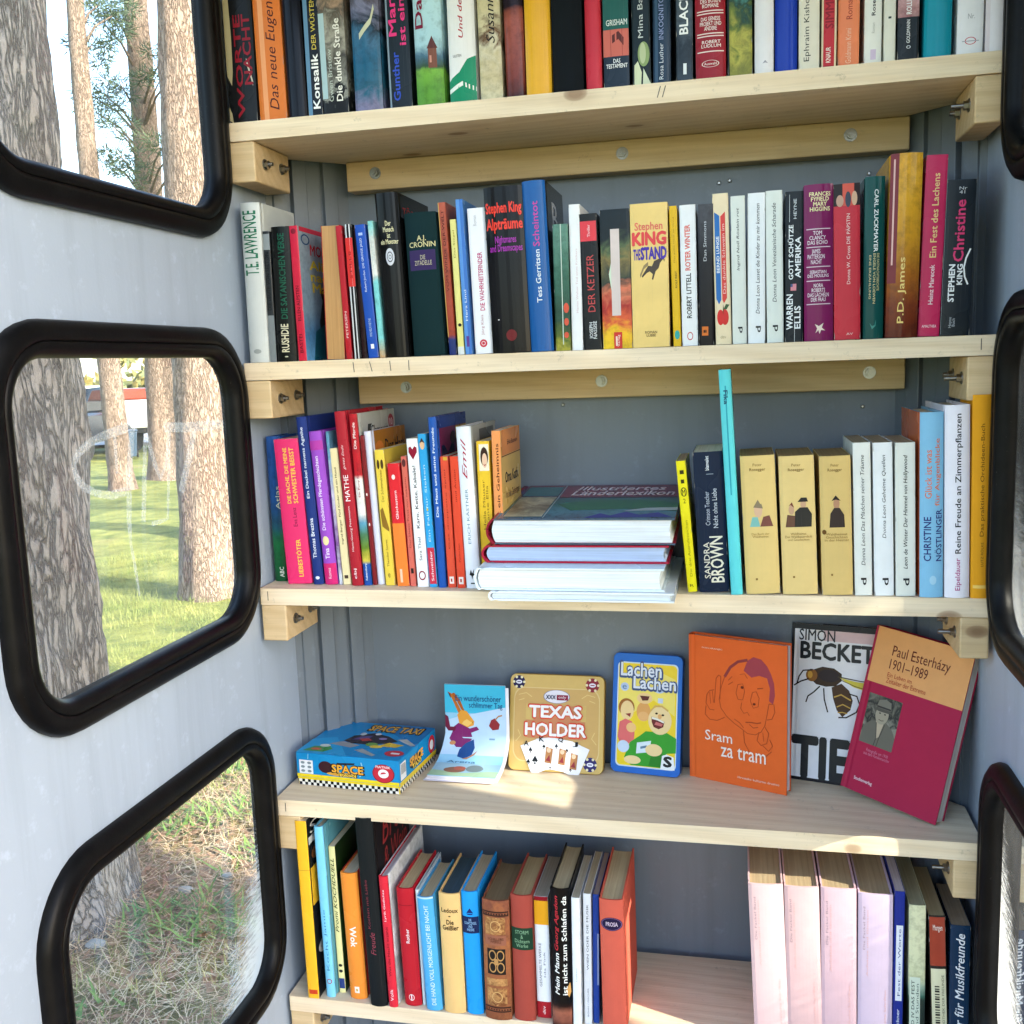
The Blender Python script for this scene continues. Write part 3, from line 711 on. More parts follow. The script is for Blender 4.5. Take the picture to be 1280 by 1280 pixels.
def make_book(t, d, h, kind, col, deco=(), text=(), side=None, sdeco=(), stext=(), pg='#d9cdb0', b=None, fin='g', label='', group=None, back=None, name='book', fe=.004):
    """one book in local space: spine at y = 0 facing -y, front cover at x = t, standing on z = 0"""
    root = empty(name); tag(root, label, 'book', group)
    hb = kind == 'hb'
    if b is None: b = min(.16 * t, .0045) if hb else min(.05 * t, .0008)
    bt = .0022 if hb else .0005
    bt = min(bt, t * .25)
    N = 10
    arc = [(t * i / N, -b * (1 - (2 * i / N - 1) ** 2)) for i in range(N + 1)]
    g = .0011 if hb and t > .008 else 0
    out = [(0, d)] + ([(0, .011), (g, .0075), (g * .3, .004)] if g else []) + [(x, y + (.0006 if i in (0, N) else 0)) for i, (x, y) in enumerate(arc)] + ([(t - g * .3, .004), (t - g, .0075), (t, .011)] if g else []) + [(t, d)]
    inn = [(t - bt, d), (t - bt, .012 if g else bt * 1.5)] + [(bt + (t - 2 * bt) * (1 - i / N), -b * (1 - (2 * (1 - i / N) - 1) ** 2) + bt * 1.2) for i in range(N + 1)] + [(bt, .012 if g else bt * 1.5), (bt, d)]
    cm = [mat_of(col, fin), mat_of(side or col, fin), mat_of(back or side or col, fin)]
    mb = MB(); prof = out + inn; n = len(prof); no = len(out)
    for i in range(n):
        j = (i + 1) % n; (xa, ya), (xb, yb) = prof[i], prof[j]
        mi = 0
        if i < no - 1 and xa > t * .9 and ya > .003: mi = 1
        elif i < no - 1 and xa < t * .1 and ya > .003 and i < no / 2: mi = 2
        if kind == 'pb' and i == no - 2: mi = 1
        if kind == 'pb' and i == 0: mi = 2
        mb.add([(xa, ya, 0), (xb, yb, 0), (xb, yb, h), (xa, ya, h)], [(0, 1, 2, 3)], mi, True)
    for z in (0, h):
        k = len(out)
        for i in range(k - 1):
            a, c = out[i], out[i + 1]; ii = n - 1 - int(round(i * (len(inn) - 1) / (k - 1))); jj = n - 1 - int(round((i + 1) * (len(inn) - 1) / (k - 1)))
            q = [(*a, z), (*c, z), (*prof[jj], z)] + ([(*prof[ii], z)] if ii != jj else [])
            mb.add(q, [tuple(range(len(q)))], 0 if 2 < i < k - 4 else 1)
    cover = mb.build('cover', cm, root, 32, fix=True)
    sq = .003 if hb else .0
    ztop = h - (.0032 if hb else .0004)
    zb = .0025 if hb else .0004
    x0, x1 = bt + .0002, t - bt - .0002
    yb = d - (fe if hb else .0005)
    bul = min(b * .8, .004)
    blk = [(x0 + (x1 - x0) * i / N, -bul * (1 - (2 * i / N - 1) ** 2) + bt * 1.2 + .0012) for i in range(N + 1)] + [(x1 - (x1 - x0) * i / N, yb - (bul * .8) * (1 - (2 * i / N - 1) ** 2)) for i in range(N + 1)]
    pb = MB(); pb.prism(blk, zb, ztop); pb.build('page_block', pages(pg), root)
    f = spine_f(t, h, b); du = .13 if b > .0012 else .26
    P = Print()
    if kind == 'pb' and h > .1:                     # rubbed spine edges and corners
        rw = random.Random(len(label) * 7 + int(t * 1e5)); wc = ink('#a9a59c', 'm')
        for u0, sg in ((0., 1), (1., -1)):
            for _ in range(3):
                v0 = rw.choice((0, rw.random(), .97)); L_ = rw.uniform(.012, .07); w = rw.uniform(.012, .04) * min(1, .02 / t)
                P.put(f, [(u0 + sg * .002, v0), (u0 + sg * w, v0 + L_ * .25), (u0 + sg * w * .6, v0 + L_ * .7), (u0 + sg * .002, min(1, v0 + L_))], [(0, 1, 2, 3)], wc)
                P.lay -= 1
    for dd in deco:
        vs, fs = shape(dd); P.put(f, vs, fs, mat_of(dd[1], fin), du)
    P.build('spine_print', root)
    L = Print(); L.lay = P.lay + 1
    for q in text: write(L, f, q, fin, du)
    L.build('spine_lettering', root)
    f2 = cover_f(t, d, h)
    P = Print()
    for dd in sdeco:
        vs, fs = shape(dd); P.put(f2, vs, fs, mat_of(dd[1], fin))
    P.build('cover_print', root)
    L = Print(); L.lay = P.lay + 1
    for q in stext: write(L, f2, q, fin)
    L.build('cover_lettering', root)
    return root

GRP = {'A': 'books standing on the top shelf', 'B': 'books standing on the second shelf', 'C': 'books standing on the middle shelf', 'E': 'books standing on the lowest shelf'}
SHI = {'A': 0, 'B': 1, 'C': 2, 'D': 3, 'E': 4}
RJ = random.Random(77)
def B(sh, bl, br, by, tl, ty, kind, col, lab, deco=(), text=(), yf=None, h=None, d=None, tr=None, **kw):
    """a standing book measured on the photograph: spine foot from bl to br at height by, spine head starting at tl, ty"""
    z = ZS[SHI[sh]]
    if by is None:                                   # foot out of the picture: take the width from the head
        y = .006 if yf is None else yf
        a = at_y(tl, ty, y); c = at_y(tr, ty, y); x0, x1 = a[0], c[0]; h = a[2] - z; lean = 0.
        ab = at_y(bl, 1280, y); lean = math.atan2(a[0] - ab[0], a[2] - ab[2]) if bl else 0.; x0 -= math.tan(lean) * h; x1 -= math.tan(lean) * h
    else:
        y = yf
        if y is None: y = .005 if sh in 'AB' else float(min(max(at_z((bl + br) / 2, by, z)[1], .003), .06))
        a0 = at_y(bl, by, y); a1 = at_y(br, by, y); x0, x1 = a0[0], a1[0]; lean = 0.
        if tl is not None:
            a = at_y(tl, ty, y); h = math.hypot(a[2] - a0[2], a[0] - a0[0]); lean = math.atan2(a[0] - a0[0], a[2] - a0[2])
            h = (a[2] - z) / math.cos(lean)
    if abs(lean) < RAD(.35): lean = 0
    if sh == 'A': lean = RAD(RJ.uniform(-.45, .45)); y += RJ.uniform(0, .005)
    if sh == 'B' and yf is None: y += RJ.uniform(0, .003)
    t = max(.0045, (x1 - x0) * math.cos(lean) - .0004)
    if d is None: d = min(.64 * h, .178 - y)
    d = min(d, .205 - y)
    # keep the back corners clear of the folded sheet across the booth's corners
    for _ in range(30):
        yb = y + d; cl = max(0., (yb - .108)) * .87 + .001
        if min(x0, x0 + math.tan(lean) * h) < cl or max(x1, x1 + math.tan(lean) * h) > SW - cl: d -= .004
        else: break
    d = max(d, .07)
    r = make_book(t, d, h, kind, col, deco, text, label=lab, group=GRP[sh], **kw)
    piv = Vector((x0, y, z + .0004)) if lean <= 0 else Vector((x1 - t * math.cos(lean), y, z + .0004 + t * math.sin(lean)))
    r.location = piv; r.rotation_euler = (0, lean, 0)
    return r
W_ = '#f1f1ef'; K_ = '#15171a'
# ------------------------------------------------------------------ top shelf
def A(bl, br, h, kind, col, lab, deco=(), text=(), **kw):
    by = 157 - .097 * ((bl + br) / 2 - 285)
    if bl >= 755:                                   # marks were read off the visible foot only: bring them to the full height
        k = (by / (960 + .24 * (bl - 285)) / h) ** .85
        deco = [(*q[:2], [(u, v * k) for u, v in q[2]], *q[3:]) if q[0] in 'pl' else (*q[:4], q[4] * k, q[5] * k, *q[6:]) for q in deco]
        text = [(*q[:4], q[4] * k, q[5] * k, *q[6:]) for q in text]
    return B('A', bl, br, by, None, None, kind, col, lab, deco, text, h=h, **kw)
# v: the visible foot is roughly the lowest 60 % of a book at the left, 30 % at the right
A(287, 322, .215, 'pb', K_, 'black paperback with torn cream edge and dark red lettering, leftmost on the top shelf',
  [('p', '#b9ad86', [(.0, .28), (.16, .22), (.22, .30), (.14, .42), (.24, .5), (.1, .62), (.2, .74), (.0, .8)]), ('p', '#b9ad86', [(0, .02), (.14, .0), (.1, .06), (0, .1)]), ('l', '#c9c3b2', [(.72, .36), (.84, .28), (.92, .22)], .03)],
  [('WORTE', '#8d1626', .34, .58, .03, .62, 'up', .02), ('NACHT', '#8d1626', .64, .92, .22, .62, 'up', .02)])
A(324, 358, .21, 'pb', '#d9772f', 'orange paperback with dark brown handwriting style title up its spine, top shelf left', [('r', '#e9a06a', .18, .36, 0, 1)], [('Das neue Eugen Roth', '#4a1d10', .42, .86, .06, .92, 'up', 0, .3)])
A(361, 384, .215, 'hb', '#12151f', 'near black hardback with plain foot between the orange paperback and a steel blue one', [('r', '#a89a70', .3, .37, .68, .9)], fin='k')
A(385, 403, .19, 'pb', '#121a24', 'dark paperback with steel blue left edge and white and yellow lettering, top shelf', [('r', '#5f87a6', 0, .3, 0, 1)], [('Konsalik', W_, .4, .86, .05, .4, 'up', .02), ('DER WÜSTENDOKTOR', '#c4b24a', .42, .8, .43, 1., 'up', .01)])
A(404, 436, .2, 'pb', art([(0, '#151719'), (.12, '#1b1c1c'), (.16, '#8e8f86'), (.32, '#4a4740'), (.5, '#a3a093'), (.62, '#5b564c'), (.75, '#a58a74')], 1, .16, 60), 'paperback with an old stone arcade picture and white lettering on its spine', [('r', '#a9c3c8', .0, .22, .1, .62)], [('Die dunkle Straße', '#efece2', .56, .80, .08, .58, 'up', .012), ('Gwen Bristow', '#b6beb2', .27, .44, .08, .40, 'up')])
A(443, 478, .215, 'hb', art([(.05, '#7d7a9a'), (.15, '#2b5f78'), (.3, '#1f5c7d'), (.42, '#3d6b8b'), (.5, '#1c2c38'), (.6, '#7d7f9b'), (.68, '#55505a'), (.72, '#d8cfc0')], 2, .11, 30, kind='k', h=.21), 'shiny hardback with stormy blue sea picture and pale top on its spine', [('l', '#c9ccb0', [(.3, .42), (.5, .46), (.72, .5), (.85, .58)], .035)], fin='k')
A(487, 515, .2, 'pb', '#18232c', 'dark slate paperback with pink and blue outlined lettering, left half of top shelf', [('r', '#7f93a4', 0, .08, 0, 1)], [('Mama', '#e2377f', .12, .46, .44, .78, 'up', .02), ('ist eine Tüte', '#e2377f', .58, .86, .38, .98, 'up', .02), ('Gunther', '#3150c0', .2, .5, .05, .34, 'up', .02)])
A(521, 556, .21, 'hb', art([(.1, '#5f9a35'), (.2, '#79b040'), (.22, '#39533a'), (.28, '#4c6f86'), (.34, '#a9cfd9'), (.6, '#b7dde6'), (1, '#cfe8ec')], 3, .03, 30, h=.21), 'hardback with green meadow, brown house and pale blue sky on its spine', [('r', '#7c4b39', .5, .8, .21, .33), ('p', '#5b2d28', [(.46, .32), (.65, .39), (.84, .32)]), ('r', '#c98e7b', .55, .62, .24, .28)], [('Das Herz', '#7c1233', .07, .36, .44, 1., 'up', .02)])
A(562, 596, .21, 'hb', '#ecebea', 'white hardback with emerald green hill at its foot and red italic title', [('p', '#0f8a62', [(0, 0), (1, 0), (1, .26), (.7, .24), (.4, .17), (.1, .14), (0, .12)]), ('l', '#e8efe8', [(.0, .065), (.3, .09), (.5, .105), (.75, .085), (1, .07)], .025)], [('Und der Himmel keine Ahnung', '#b3202e', .42, .64, .36, 1.3, 'up', .008, .25), ('ULLSTEIN', '#55585c', .18, .5, .255, .27)])
A(601, 629, .205, 'pb', art([(0, '#d8cfae'), (.15, '#c9bb92'), (.3, '#d9d0b2'), (.38, '#6b4a2c'), (.45, '#cfc49d'), (.8, '#c7b888')], 4, .13, 40, h=.2), 'cream and brown mottled paperback with black swash lettering up its spine', [], [('Susanne Scheibler', '#1d1714', .36, .74, .32, 1.05, 'up', .0, .3)])
A(633, 657, .21, 'hb', art([(0, '#4a221d'), (.1, '#7d3a30'), (.45, '#a4584a'), (.5, '#8a4a3c'), (.53, '#2b2028'), (.7, '#14161c')], 5, .03, 20, kind='k', h=.2), 'shiny hardback, dark above and reddish brown below, left of the plain yellow one', fin='k')
A(658, 690, .21, 'hb', '#e9ae2c', 'plain yellow hardback with curved shiny spine on the top shelf', fin='k')
A(692, 730, .215, 'hb', '#10161c', 'broad plain black hardback between the yellow and the red one on the top shelf', fin='c')
A(733, 753, .21, 'hb', '#c72f3f', 'slim plain red hardback beside the broad black one on the top shelf')
A(755, 787, .185, 'pb', '#1d2c3d', 'paperback banded teal, salmon and navy with white capitals, middle of top shelf', [('r', '#1f5c55', 0, 1, .6, 1), ('r', '#cf6a5a', 0, 1, .325, .6), ('l', '#5a2620', [(.35, .5), (.6, .54), (.8, .47)], .05), ('l', '#a34a40', [(.3, .33), (.28, .6)], .02), ('l', '#a34a40', [(.75, .33), (.74, .6)], .02)], [('GRISHAM', '#dfe9e4', .12, .95, .64, .70, 'h', .01), ('DAS\nTESTAMENT', '#eef1f2', .1, .94, .205, .30, 'h', .012)])
A(791, 814, .19, 'pb', '#14242a', 'black green paperback with a pale tulip at the foot of its spine', [('e', '#8ba269', .3, .95, .2, .46), ('e', '#b9c59a', .4, .75, .23, .45), ('p', '#d8deb9', [(.08, 0), (.1, .22), (.3, .26), (.5, .14), (.45, 0)]), ('p', '#d5dcc0', [(.6, .18), (.98, .02), (.98, .0), (.55, 0)])], [('Mina Baites', '#c9d0cd', .34, .62, .5, 1.1, 'up')])
A(816, 838, .205, 'hb', '#22384f', 'navy blue hardback with faint pale lettering running up, right of the tulip paperback', [('r', '#3f5a75', .1, .28, 0, 1)], [('Rosa Luther', '#cfd6de', .36, .6, .04, .42, 'up'), ('INKOGNITO', '#8d99c4', .34, .62, .46, .9, 'up')], fin='k')
A(845, 866, .19, 'pb', art([(0, '#3a4652'), (.2, '#28323c'), (.4, '#525f6b'), (.6, '#2c3640'), (.8, '#1a2127')], 6, .12, 50, h=.19), 'slate grey mottled paperback with white outlined capitals, beside the dark red digest', [('r', '#e4e9ec', .42, .62, .08, .2)], [('BLACK', '#f2f4f5', .2, .72, .52, .98, 'up', .02)])
A(870, 908, .195, 'hb', '#971c2b', 'dark red hardback with white ruled panels of small capitals, right half of top shelf', [('r', '#e9d9d3', .06, .94, v, v + .012) for v in (.29, .46, .49, .71, .74)] + [('o', '#e9d9d3', .2, .78, .12, .2, .1)], [('ROBERT\nLUDLUM', '#f0e4de', .2, .84, .34, .42, 'h', .01), ('DAS GENESIS\nPROJEKT UND\nANDERE', '#f0e4de', .16, .86, .53, .68, 'h', .01), ('IM AUFTRAG\nDES BÖSEN\nROMANE', '#f0e4de', .14, .88, .78, .93, 'h', .01), ('Auswahl', '#f0e4de', .28, .7, .145, .175)])
A(910, 941, .2, 'pb', art([(0, '#8a8a3e'), (.15, '#b7b14f'), (.3, '#6b7a35'), (.42, '#2c4a3a'), (.55, '#4d8a80'), (.66, '#6d8a50'), (.8, '#c98a4a')], 7, .2, 45, h=.2), 'paperback with a gold and green flower picture all over its spine', [('r', '#12181a', 0, .07, 0, 1)])
A(943, 967, .205, 'hb', '#e6e4e8', 'plain white hardback with tiny grey mark at its foot, left of the royal blue one', [('p', '#9a9aa8', [(.4, .11), (.55, .15), (.7, .11), (.55, .12)])])
A(969, 997, .2, 'hb', '#1f3fae', 'royal blue shiny hardback with no lettering on the top shelf', fin='k')
A(998, 1024, .19, 'pb', '#e3ddcb', 'cream paperback with thin dark lettering running up, right of the royal blue hardback', [], [('Ephraim Kishon', '#3a3833', .24, .58, .1, .95, 'up')])
A(1026, 1045, .18, 'pb', '#e2cfae', 'thin paperback with red panel between cream edges, top shelf right', [('r', '#c02a33', .12, .86, .0, 1), ('r', '#a91f2a', .12, .86, .0, .02)], [('KNAUR', '#f2e5da', .3, .62, .06, .26, 'up', .01), ('SIMMEL', '#8d1520', .24, .8, .5, 1., 'up', .02)])
A(1047, 1074, .19, 'pb', '#f08a5c', 'salmon orange paperback with faint pale lettering, top shelf right', [], [('Goldmann Krimi', '#f6c6a8', .36, .62, .04, .5, 'up'), ('Romane', '#b04a34', .38, .66, .62, .98, 'up', .01)])
A(1080, 1102, .19, 'pb', '#efeee6', 'white paperback with short black title and pale lilac mark, right of the salmon one', [('r', '#d7c3dc', .36, .68, .06, .2)], [('Rosen im Eis', '#26282a', .4, .62, .66, 1.2, 'up', .015), ('Roman', '#b9b9b2', .42, .6, .42, .56, 'up')])
A(1104, 1119, .185, 'pb', '#e4e2d4', 'thin cream paperback with one small dark square, between white and black paperbacks', [('r', '#3b4a48', .36, .62, .6, .63)])
A(1122, 1149, .19, 'pb', '#1d2326', 'black paperback with dusky pink top panel and small white lettering, top shelf right', [('r', art([(0, '#8d4a52'), (.4, '#caa0a0'), (.9, '#6b2f3a')], 8, .2, 60), 0, 1, .62, 1), ('o', '#e9ecec', .42, .62, .17, .215, .3)], [('GOLDMANN', '#eef0f0', .42, .58, .25, .58, 'up', .01), ('ROLLINS', '#f4f4f4', .4, .64, .66, .95, 'up', .02)])
A(1154, 1189, .205, 'hb', '#1390a6', 'teal blue shiny hardback with rounded spine near the right end of the top shelf', fin='k')
A(1195, 1228, .2, 'pb', '#e9e9ee', 'white paperback with red and grey ring emblem low on its spine', [('o', '#c9505e', .3, .74, .14, .26, .18), ('r', '#a9a9b2', .2, .84, .19, .205)], [('Nr.', '#9a9ea4', .4, .66, .54, .62)])
A(1231, 1263, .205, 'hb', '#e4e1e8', 'plain white hardback, last on the right of the top shelf', [('r', '#d9cfd6', 0, .16, 0, 1)])

# ------------------------------------------------------------------ second shelf
B('B', 312, 336, 453, 299, 255, 'hb', '#c4c9c7', 'silver white jacketed hardback with green capitals, leftmost on the second shelf', [('e', '#9aa09e', .3, .7, .055, .085)], [('T.E. LAWRENCE', '#1f6b4f', .14, .82, .55, .95, 'up', .015)], d=.125)
B('B', 337, 346, 452, 327, 290, 'pb', '#2a2f33', 'thin grey and black paperback beside the silver white hardback', [('r', '#7c8487', 0, 1, .0, .36), ('r', '#8d9598', 0, 1, .86, .98)], [('DIE LEUTE VON SEETON', '#0d0f10', .25, .75, .4, .84, 'up', .01)], yf=.012)
B('B', 347, 373, 451, 338, 285, 'hb', '#0d100f', 'black paperback sized book with dark green title and cream author name, second shelf left', [], [('DIE SATANISCHEN VERSE', '#1d5a45', .36, .66, .32, .95, 'up', .02), ('RUSHDIE', '#d8d2b6', .3, .66, .07, .28, 'up', .02), ('.', '#d8d2b6', .42, .6, .03, .04)], yf=.010)
B('B', 373.5, 384, 450, 361, 283, 'pb', '#c9243f', 'red spined paperback showing its grey blue cover with yellow and red title, second shelf', [('e', '#7d1226', .2, .8, .94, .98)], [('ELLEN ALPSTEN', '#5a0f1c', .3, .7, .3, .56, 'up', .01), ('BASTEI', '#5a0f1c', .3, .7, .06, .2, 'up', .01)], yf=.004,
  side=art([(0, '#6aa9d8'), (.2, '#4a7fae'), (.35, '#7f9bb0'), (1, '#9aa4ac')], 9, .05, 15), sdeco=[('r', '#c9243f', 0, 1, .965, 1), ('o', '#1d4a78', .04, .3, .87, .95, .25), ('p', '#22292c', [(.5, 0), (.45, .3), (.6, .48), (.75, .47), (.95, .3), (1, 0)]), ('e', '#2a1d1a', .55, .78, .46, .56), ('p', '#155a6b', [(.2, 0), (.3, .22), (.6, .28), (1, .2), (1, 0)])], stext=[('MORD', '#b3202e', .3, .95, .8, .88, 'h', .02), ('Alibi\nnach\nMaß', '#d9c22c', .25, .95, .52, .76, 'h', .02)])
def fore_edge(bl, br, by, tl, ty, sh, lab, pg, cov, y):
    z = ZS[SHI[sh]]; a0 = at_y(bl, by, y); a1 = at_y(br, by, y); a = at_y(tl, ty, y); h = a[2] - z; t = a1[0] - a0[0] - .0005; d = .112
    r = make_book(t, d, h, 'pb', cov, label=lab, group=GRP[sh], pg=pg)
    ln = math.atan2(a[0] - a0[0], h)
    r.rotation_euler = (0, -ln, math.pi); r.location = (a0[0] + t, y + d, z + .0005)
    return r
fore_edge(409, 432, 450, 401, 283, 'B', 'tan paged paperback turned fore edge outwards on the second shelf', '#c79a62', '#b5262e', .014)
B('B', 433, 441, 449, 419, 283, 'pb', '#b5202c', 'thin dark red paperback squeezed beside the book with its fore edge outwards', [], [('PETERSEN', '#eac9c4', .36, .7, .16, .36, 'up', .01)], yf=.012)
B('B', 443, 452, 449, 430, 281, 'pb', K_, 'thin black paperback with two white lines and a red label, second shelf left', [('r', '#d9dadb', .12, .32, 0, 1), ('r', '#d9dadb', .62, .78, 0, 1), ('r', '#d8322e', .0, 1, .54, .9), ('r', '#121315', .3, .55, .91, .98)], [('STILLE', '#7d1512', .36, .66, .6, .8, 'up')], yf=.008)
B('B', 453, 460, 449, 441, 284, 'pb', '#2a1418', 'very thin dark paperback left of the bright blue one on the second shelf', yf=.014)
B('B', 461, 474, 448, 443, 282, 'pb', '#1d4fae', 'bright blue paperback with tiny white lettering, second shelf left', [('r', '#e8edf6', .36, .68, .07, .105), ('r', '#a9bfe6', .3, .7, .92, .94)], [('Robert Jordan  DIE GROSSE JAGD', '#dfe7f4', .36, .62, .5, .9, 'up'), ('WILHELM HEYNE', '#b9cbe8', .38, .62, .16, .3, 'up')], yf=.006)
B('B', 475, 482, 448, 459, 277, 'pb', art([(0, '#c98a4a'), (.12, '#7fd0cf'), (.45, '#7fcfd0'), (.5, '#e6e6de'), (.75, '#d9dcd2'), (.85, '#8acfc9')], 10, .05, 40), 'very thin pale turquoise and white paperback left of the tall black shiny one', yf=.004)
B('B', 484, 512, 446, 468, 243, 'hb', '#08090a', 'tall black shiny hardback with white fingerprint and cream title, second shelf', [('e', '#c9ccd2', .34, .72, .56, .665), ('o', '#3a3d42', .4, .66, .58, .645, .2), ('o', '#3a3d42', .47, .6, .6, .625, .3)], [('Der\nMensch\nist\nein Monster', '#e6dfb0', .16, .92, .69, .83, 'h', .012)], yf=.004, d=.135, fin='k', stext=[('TÖDLICH', '#7d1c1c', .1, .9, .86, .93, 'h', .02)])
B('B', 518, 557, 445, 505, 268, 'hb', '#0f2b2e', 'dark green cloth hardback with a purple label, right of the black fingerprint book', [('r', '#3b2f5a', .1, .92, .6, .74)], [('A.J.\nCRONIN', '#d8cf9a', .12, .94, .76, .84, 'h', .01), ('DIE\nZITADELLE', '#c9c2a0', .26, .8, .635, .705)], yf=.008, fin='c')
B('B', 562, 571.5, 444, 547, 254, 'pb', art([(0, '#1f2f6b'), (.1, '#2b3a78'), (.13, '#a5442f'), (1, '#b55a43')], 11, .01, 30), 'rust red paperback with navy foot, right of the dark green cloth hardback', [('r', '#caa05a', 0, .12, .12, 1)], [('VOM WINDE DER WELT', '#5a1f18', .36, .7, .42, .95, 'up', .01)], yf=.012)
B('B', 573, 581, 443, 562, 275, 'pb', '#e6dd86', 'thin pale yellow paperback with a black dot, second shelf', [('e', K_, .3, .85, .21, .235), ('r', '#d9dcd8', 0, 1, 0, .06)], [('Das Siegel', '#8d7a20', .34, .7, .72, .92, 'up')], yf=.007)
B('B', 582, 591, 443, 569, 250, 'pb', '#5b93d6', 'thin light blue paperback left of the white one with the pink title, second shelf', [('r', '#3f74c0', .55, 1, 0, 1), ('r', '#5a3a8a', .3, .7, .05, .12)], [('Hera Lind', '#e4ecf7', .4, .7, .22, .42, 'up')], yf=.005)
B('B', 594, 616, 442, 583, 261, 'pb', '#f1f0f2', 'white paperback with pink capitals and a red roundel at its foot, second shelf', [('e', '#c9384a', .28, .72, .045, .1), ('o', '#f1d9db', .38, .62, .058, .088, .3)], [('DIE WAHRHEITSFINDER', '#c2306e', .44, .7, .3, .7, 'up', .015), ('Jörg Kleis', '#b8848d', .42, .62, .13, .27, 'up'), ('Roman', '#b9b9bd', .3, .5, .88, .95, 'up')])
B('B', 616.5, 664, 441, 604, 236, 'hb', '#0b0c10', 'fat black shiny hardback with scarlet and purple stretched lettering, second shelf', [('e', '#6b1a22', .4, .68, .07, .14), ('r', '#f2f2f2', .2, .24, .2, .205)], [('Stephen King', '#f0402f', .04, .96, .825, .905, 'h', .03), ('Alpträume', '#f0402f', .04, .97, .725, .81, 'h', .03), ('Nightmares\nand Dreamscapes', '#a02fa0', .1, .94, .6, .705, 'h', .02)], yf=.002, fin='k')
B('B', 664.5, 693, 440, 652, 228, 'hb', '#1f5c9e', 'tall deep blue shiny hardback with white and pink lettering, second shelf', [], [('Tess Gerritsen', '#e9f2fa', .42, .64, .29, .6, 'up', .008), ('Scheintot', '#c9449a', .38, .66, .62, .88, 'up', .01)], yf=.003, fin='k', side='#14161a', stext=[('B', '#c9ccd2', .3, .6, .72, .9, 'h')], d=.13)
B('B', 695, 714, 439, 691, 281, 'pb', art([(0, '#a9a23c'), (.12, '#5a6b30'), (.25, '#2c4a3a'), (.6, '#3d6b58'), (.9, '#5f8a78')], 12, .13, 50, h=.15), 'small green flowered paperback right of the tall deep blue hardback', [('e', '#d8573f', .6, .95, .3, .38), ('e', '#d8573f', .62, .92, .2, .26), ('e', '#d8573f', .6, .9, .1, .15), ('r', '#c9d8c8', .5, .56, .05, 1)])
B('B', 715, 729, 439, 709, 256, 'pb', '#efefee', 'slim white paperback with faint pink lettering, left of the black one with the red label', [], [('Martin Walser Tod eines Kritikers', '#d8b9bd', .5, .68, .26, .7, 'up')])
B('B', 730, 752, 437, 723, 268, 'pb', '#15181b', 'black paperback with red label at its head and outlined red title, second shelf', [('r', '#e0404a', .04, .96, .8, .945)], [('DER KETZER', '#c24a4a', .34, .74, .28, .7, 'up'), ('JOSEPH\nNASSISE', '#dfe2e2', .36, .78, .08, .21, 'up', .01), ('Thriller', '#f2d9da', .44, .6, .83, .92, 'up')])
B('B', 754, 791, 436, 749, 263, 'pb', art([(0, '#e9c22c'), (.12, '#e9b52c'), (.2, '#d8603a'), (.3, '#b0332e'), (.4, '#d87a5a'), (.5, '#34403a'), (.65, '#8a7a4a'), (.72, '#5a6a4a'), (.82, '#20292e'), (1, '#1b262d')], 13, .1, 40, h=.17), 'paperback with still life of fruit, dark above and yellow below, second shelf middle', [('r', '#d9c9c2', .34, .64, .24, .86), ('p', '#cfe0c4', [(.34, .42), (.26, .54), (.34, .62)]), ('r', '#c9382e', .38, .66, .0, .12), ('r', '#e6d0c0', .44, .5, .02, .09)], [('Verlag', '#f0e2da', .5, .6, .015, .1, 'up')])
B('B', 791.5, 838, 433, 787, 256, 'pb', '#eccb7d', 'fat cream yellow paperback with red and violet title and a small dark rider, second shelf', [('p', '#4a4038', [(.36, .53), (.46, .57), (.56, .565), (.62, .6), (.8, .62), (.86, .61), (.78, .585), (.74, .55), (.66, .53), (.62, .5), (.585, .47), (.55, .475), (.58, .51), (.5, .53), (.42, .52), (.3, .49), (.28, .5)]), ('l', '#8d7350', [(.86, .62), (.9, .6)], .02), ('l', '#9a845c', [(.24, .5), (.34, .56), (.46, .585)], .025)], [('Stephen', '#e07060', .12, .86, .8, .87, 'h', .02), ('KING', '#e0484a', .06, .94, .715, .8, 'h', .05), ('THE', '#4a35a0', .07, .25, .615, .685, 'h', .03), ('STAND', '#4a35a0', .27, .95, .615, .695, 'h', .05), ('ROMAN\nLÜBBE', '#5a4a32', .34, .66, .075, .115, 'h', .01)])
B('B', 842, 852, 431, 836, 258, 'pb', '#e3b51f', 'thin golden yellow paperback with turquoise mark at its foot, second shelf', [('e', '#2fa5a0', .2, .85, .05, .115)], [('ROLF REST', '#5a4410', .5, .74, .42, .54, 'up', .01), ('Das gelbe Haus im Wind', '#a07c18', .4, .62, .6, .92, 'up')])
B('B', 853, 873, 431, 849, 257, 'pb', '#eceded', 'white paperback with black and salmon condensed capitals, right of the golden yellow one', [('o', '#c9565c', .32, .7, .04, .1, .25)], [('ROBERT LITTELL', '#2b2c2e', .34, .64, .2, .52, 'up', .02), ('ROTER WINTER', '#e0736a', .3, .62, .54, .86, 'up', .03)])
B('B', 874, 893, 430, 872, 256, 'pb', art([(0, '#1b1517'), (.5, '#232226'), (.9, '#55565c')], 14, .1, 40), 'dark paperback with orange sticker near its foot, left of the one with the apple', [('r', '#d8722f', .2, .62, .07, .135), ('r', '#1a1414', .3, .5, .09, .11)], [('Dan Simmons', '#c9ccd0', .34, .54, .6, .88, 'up')], fin='k')
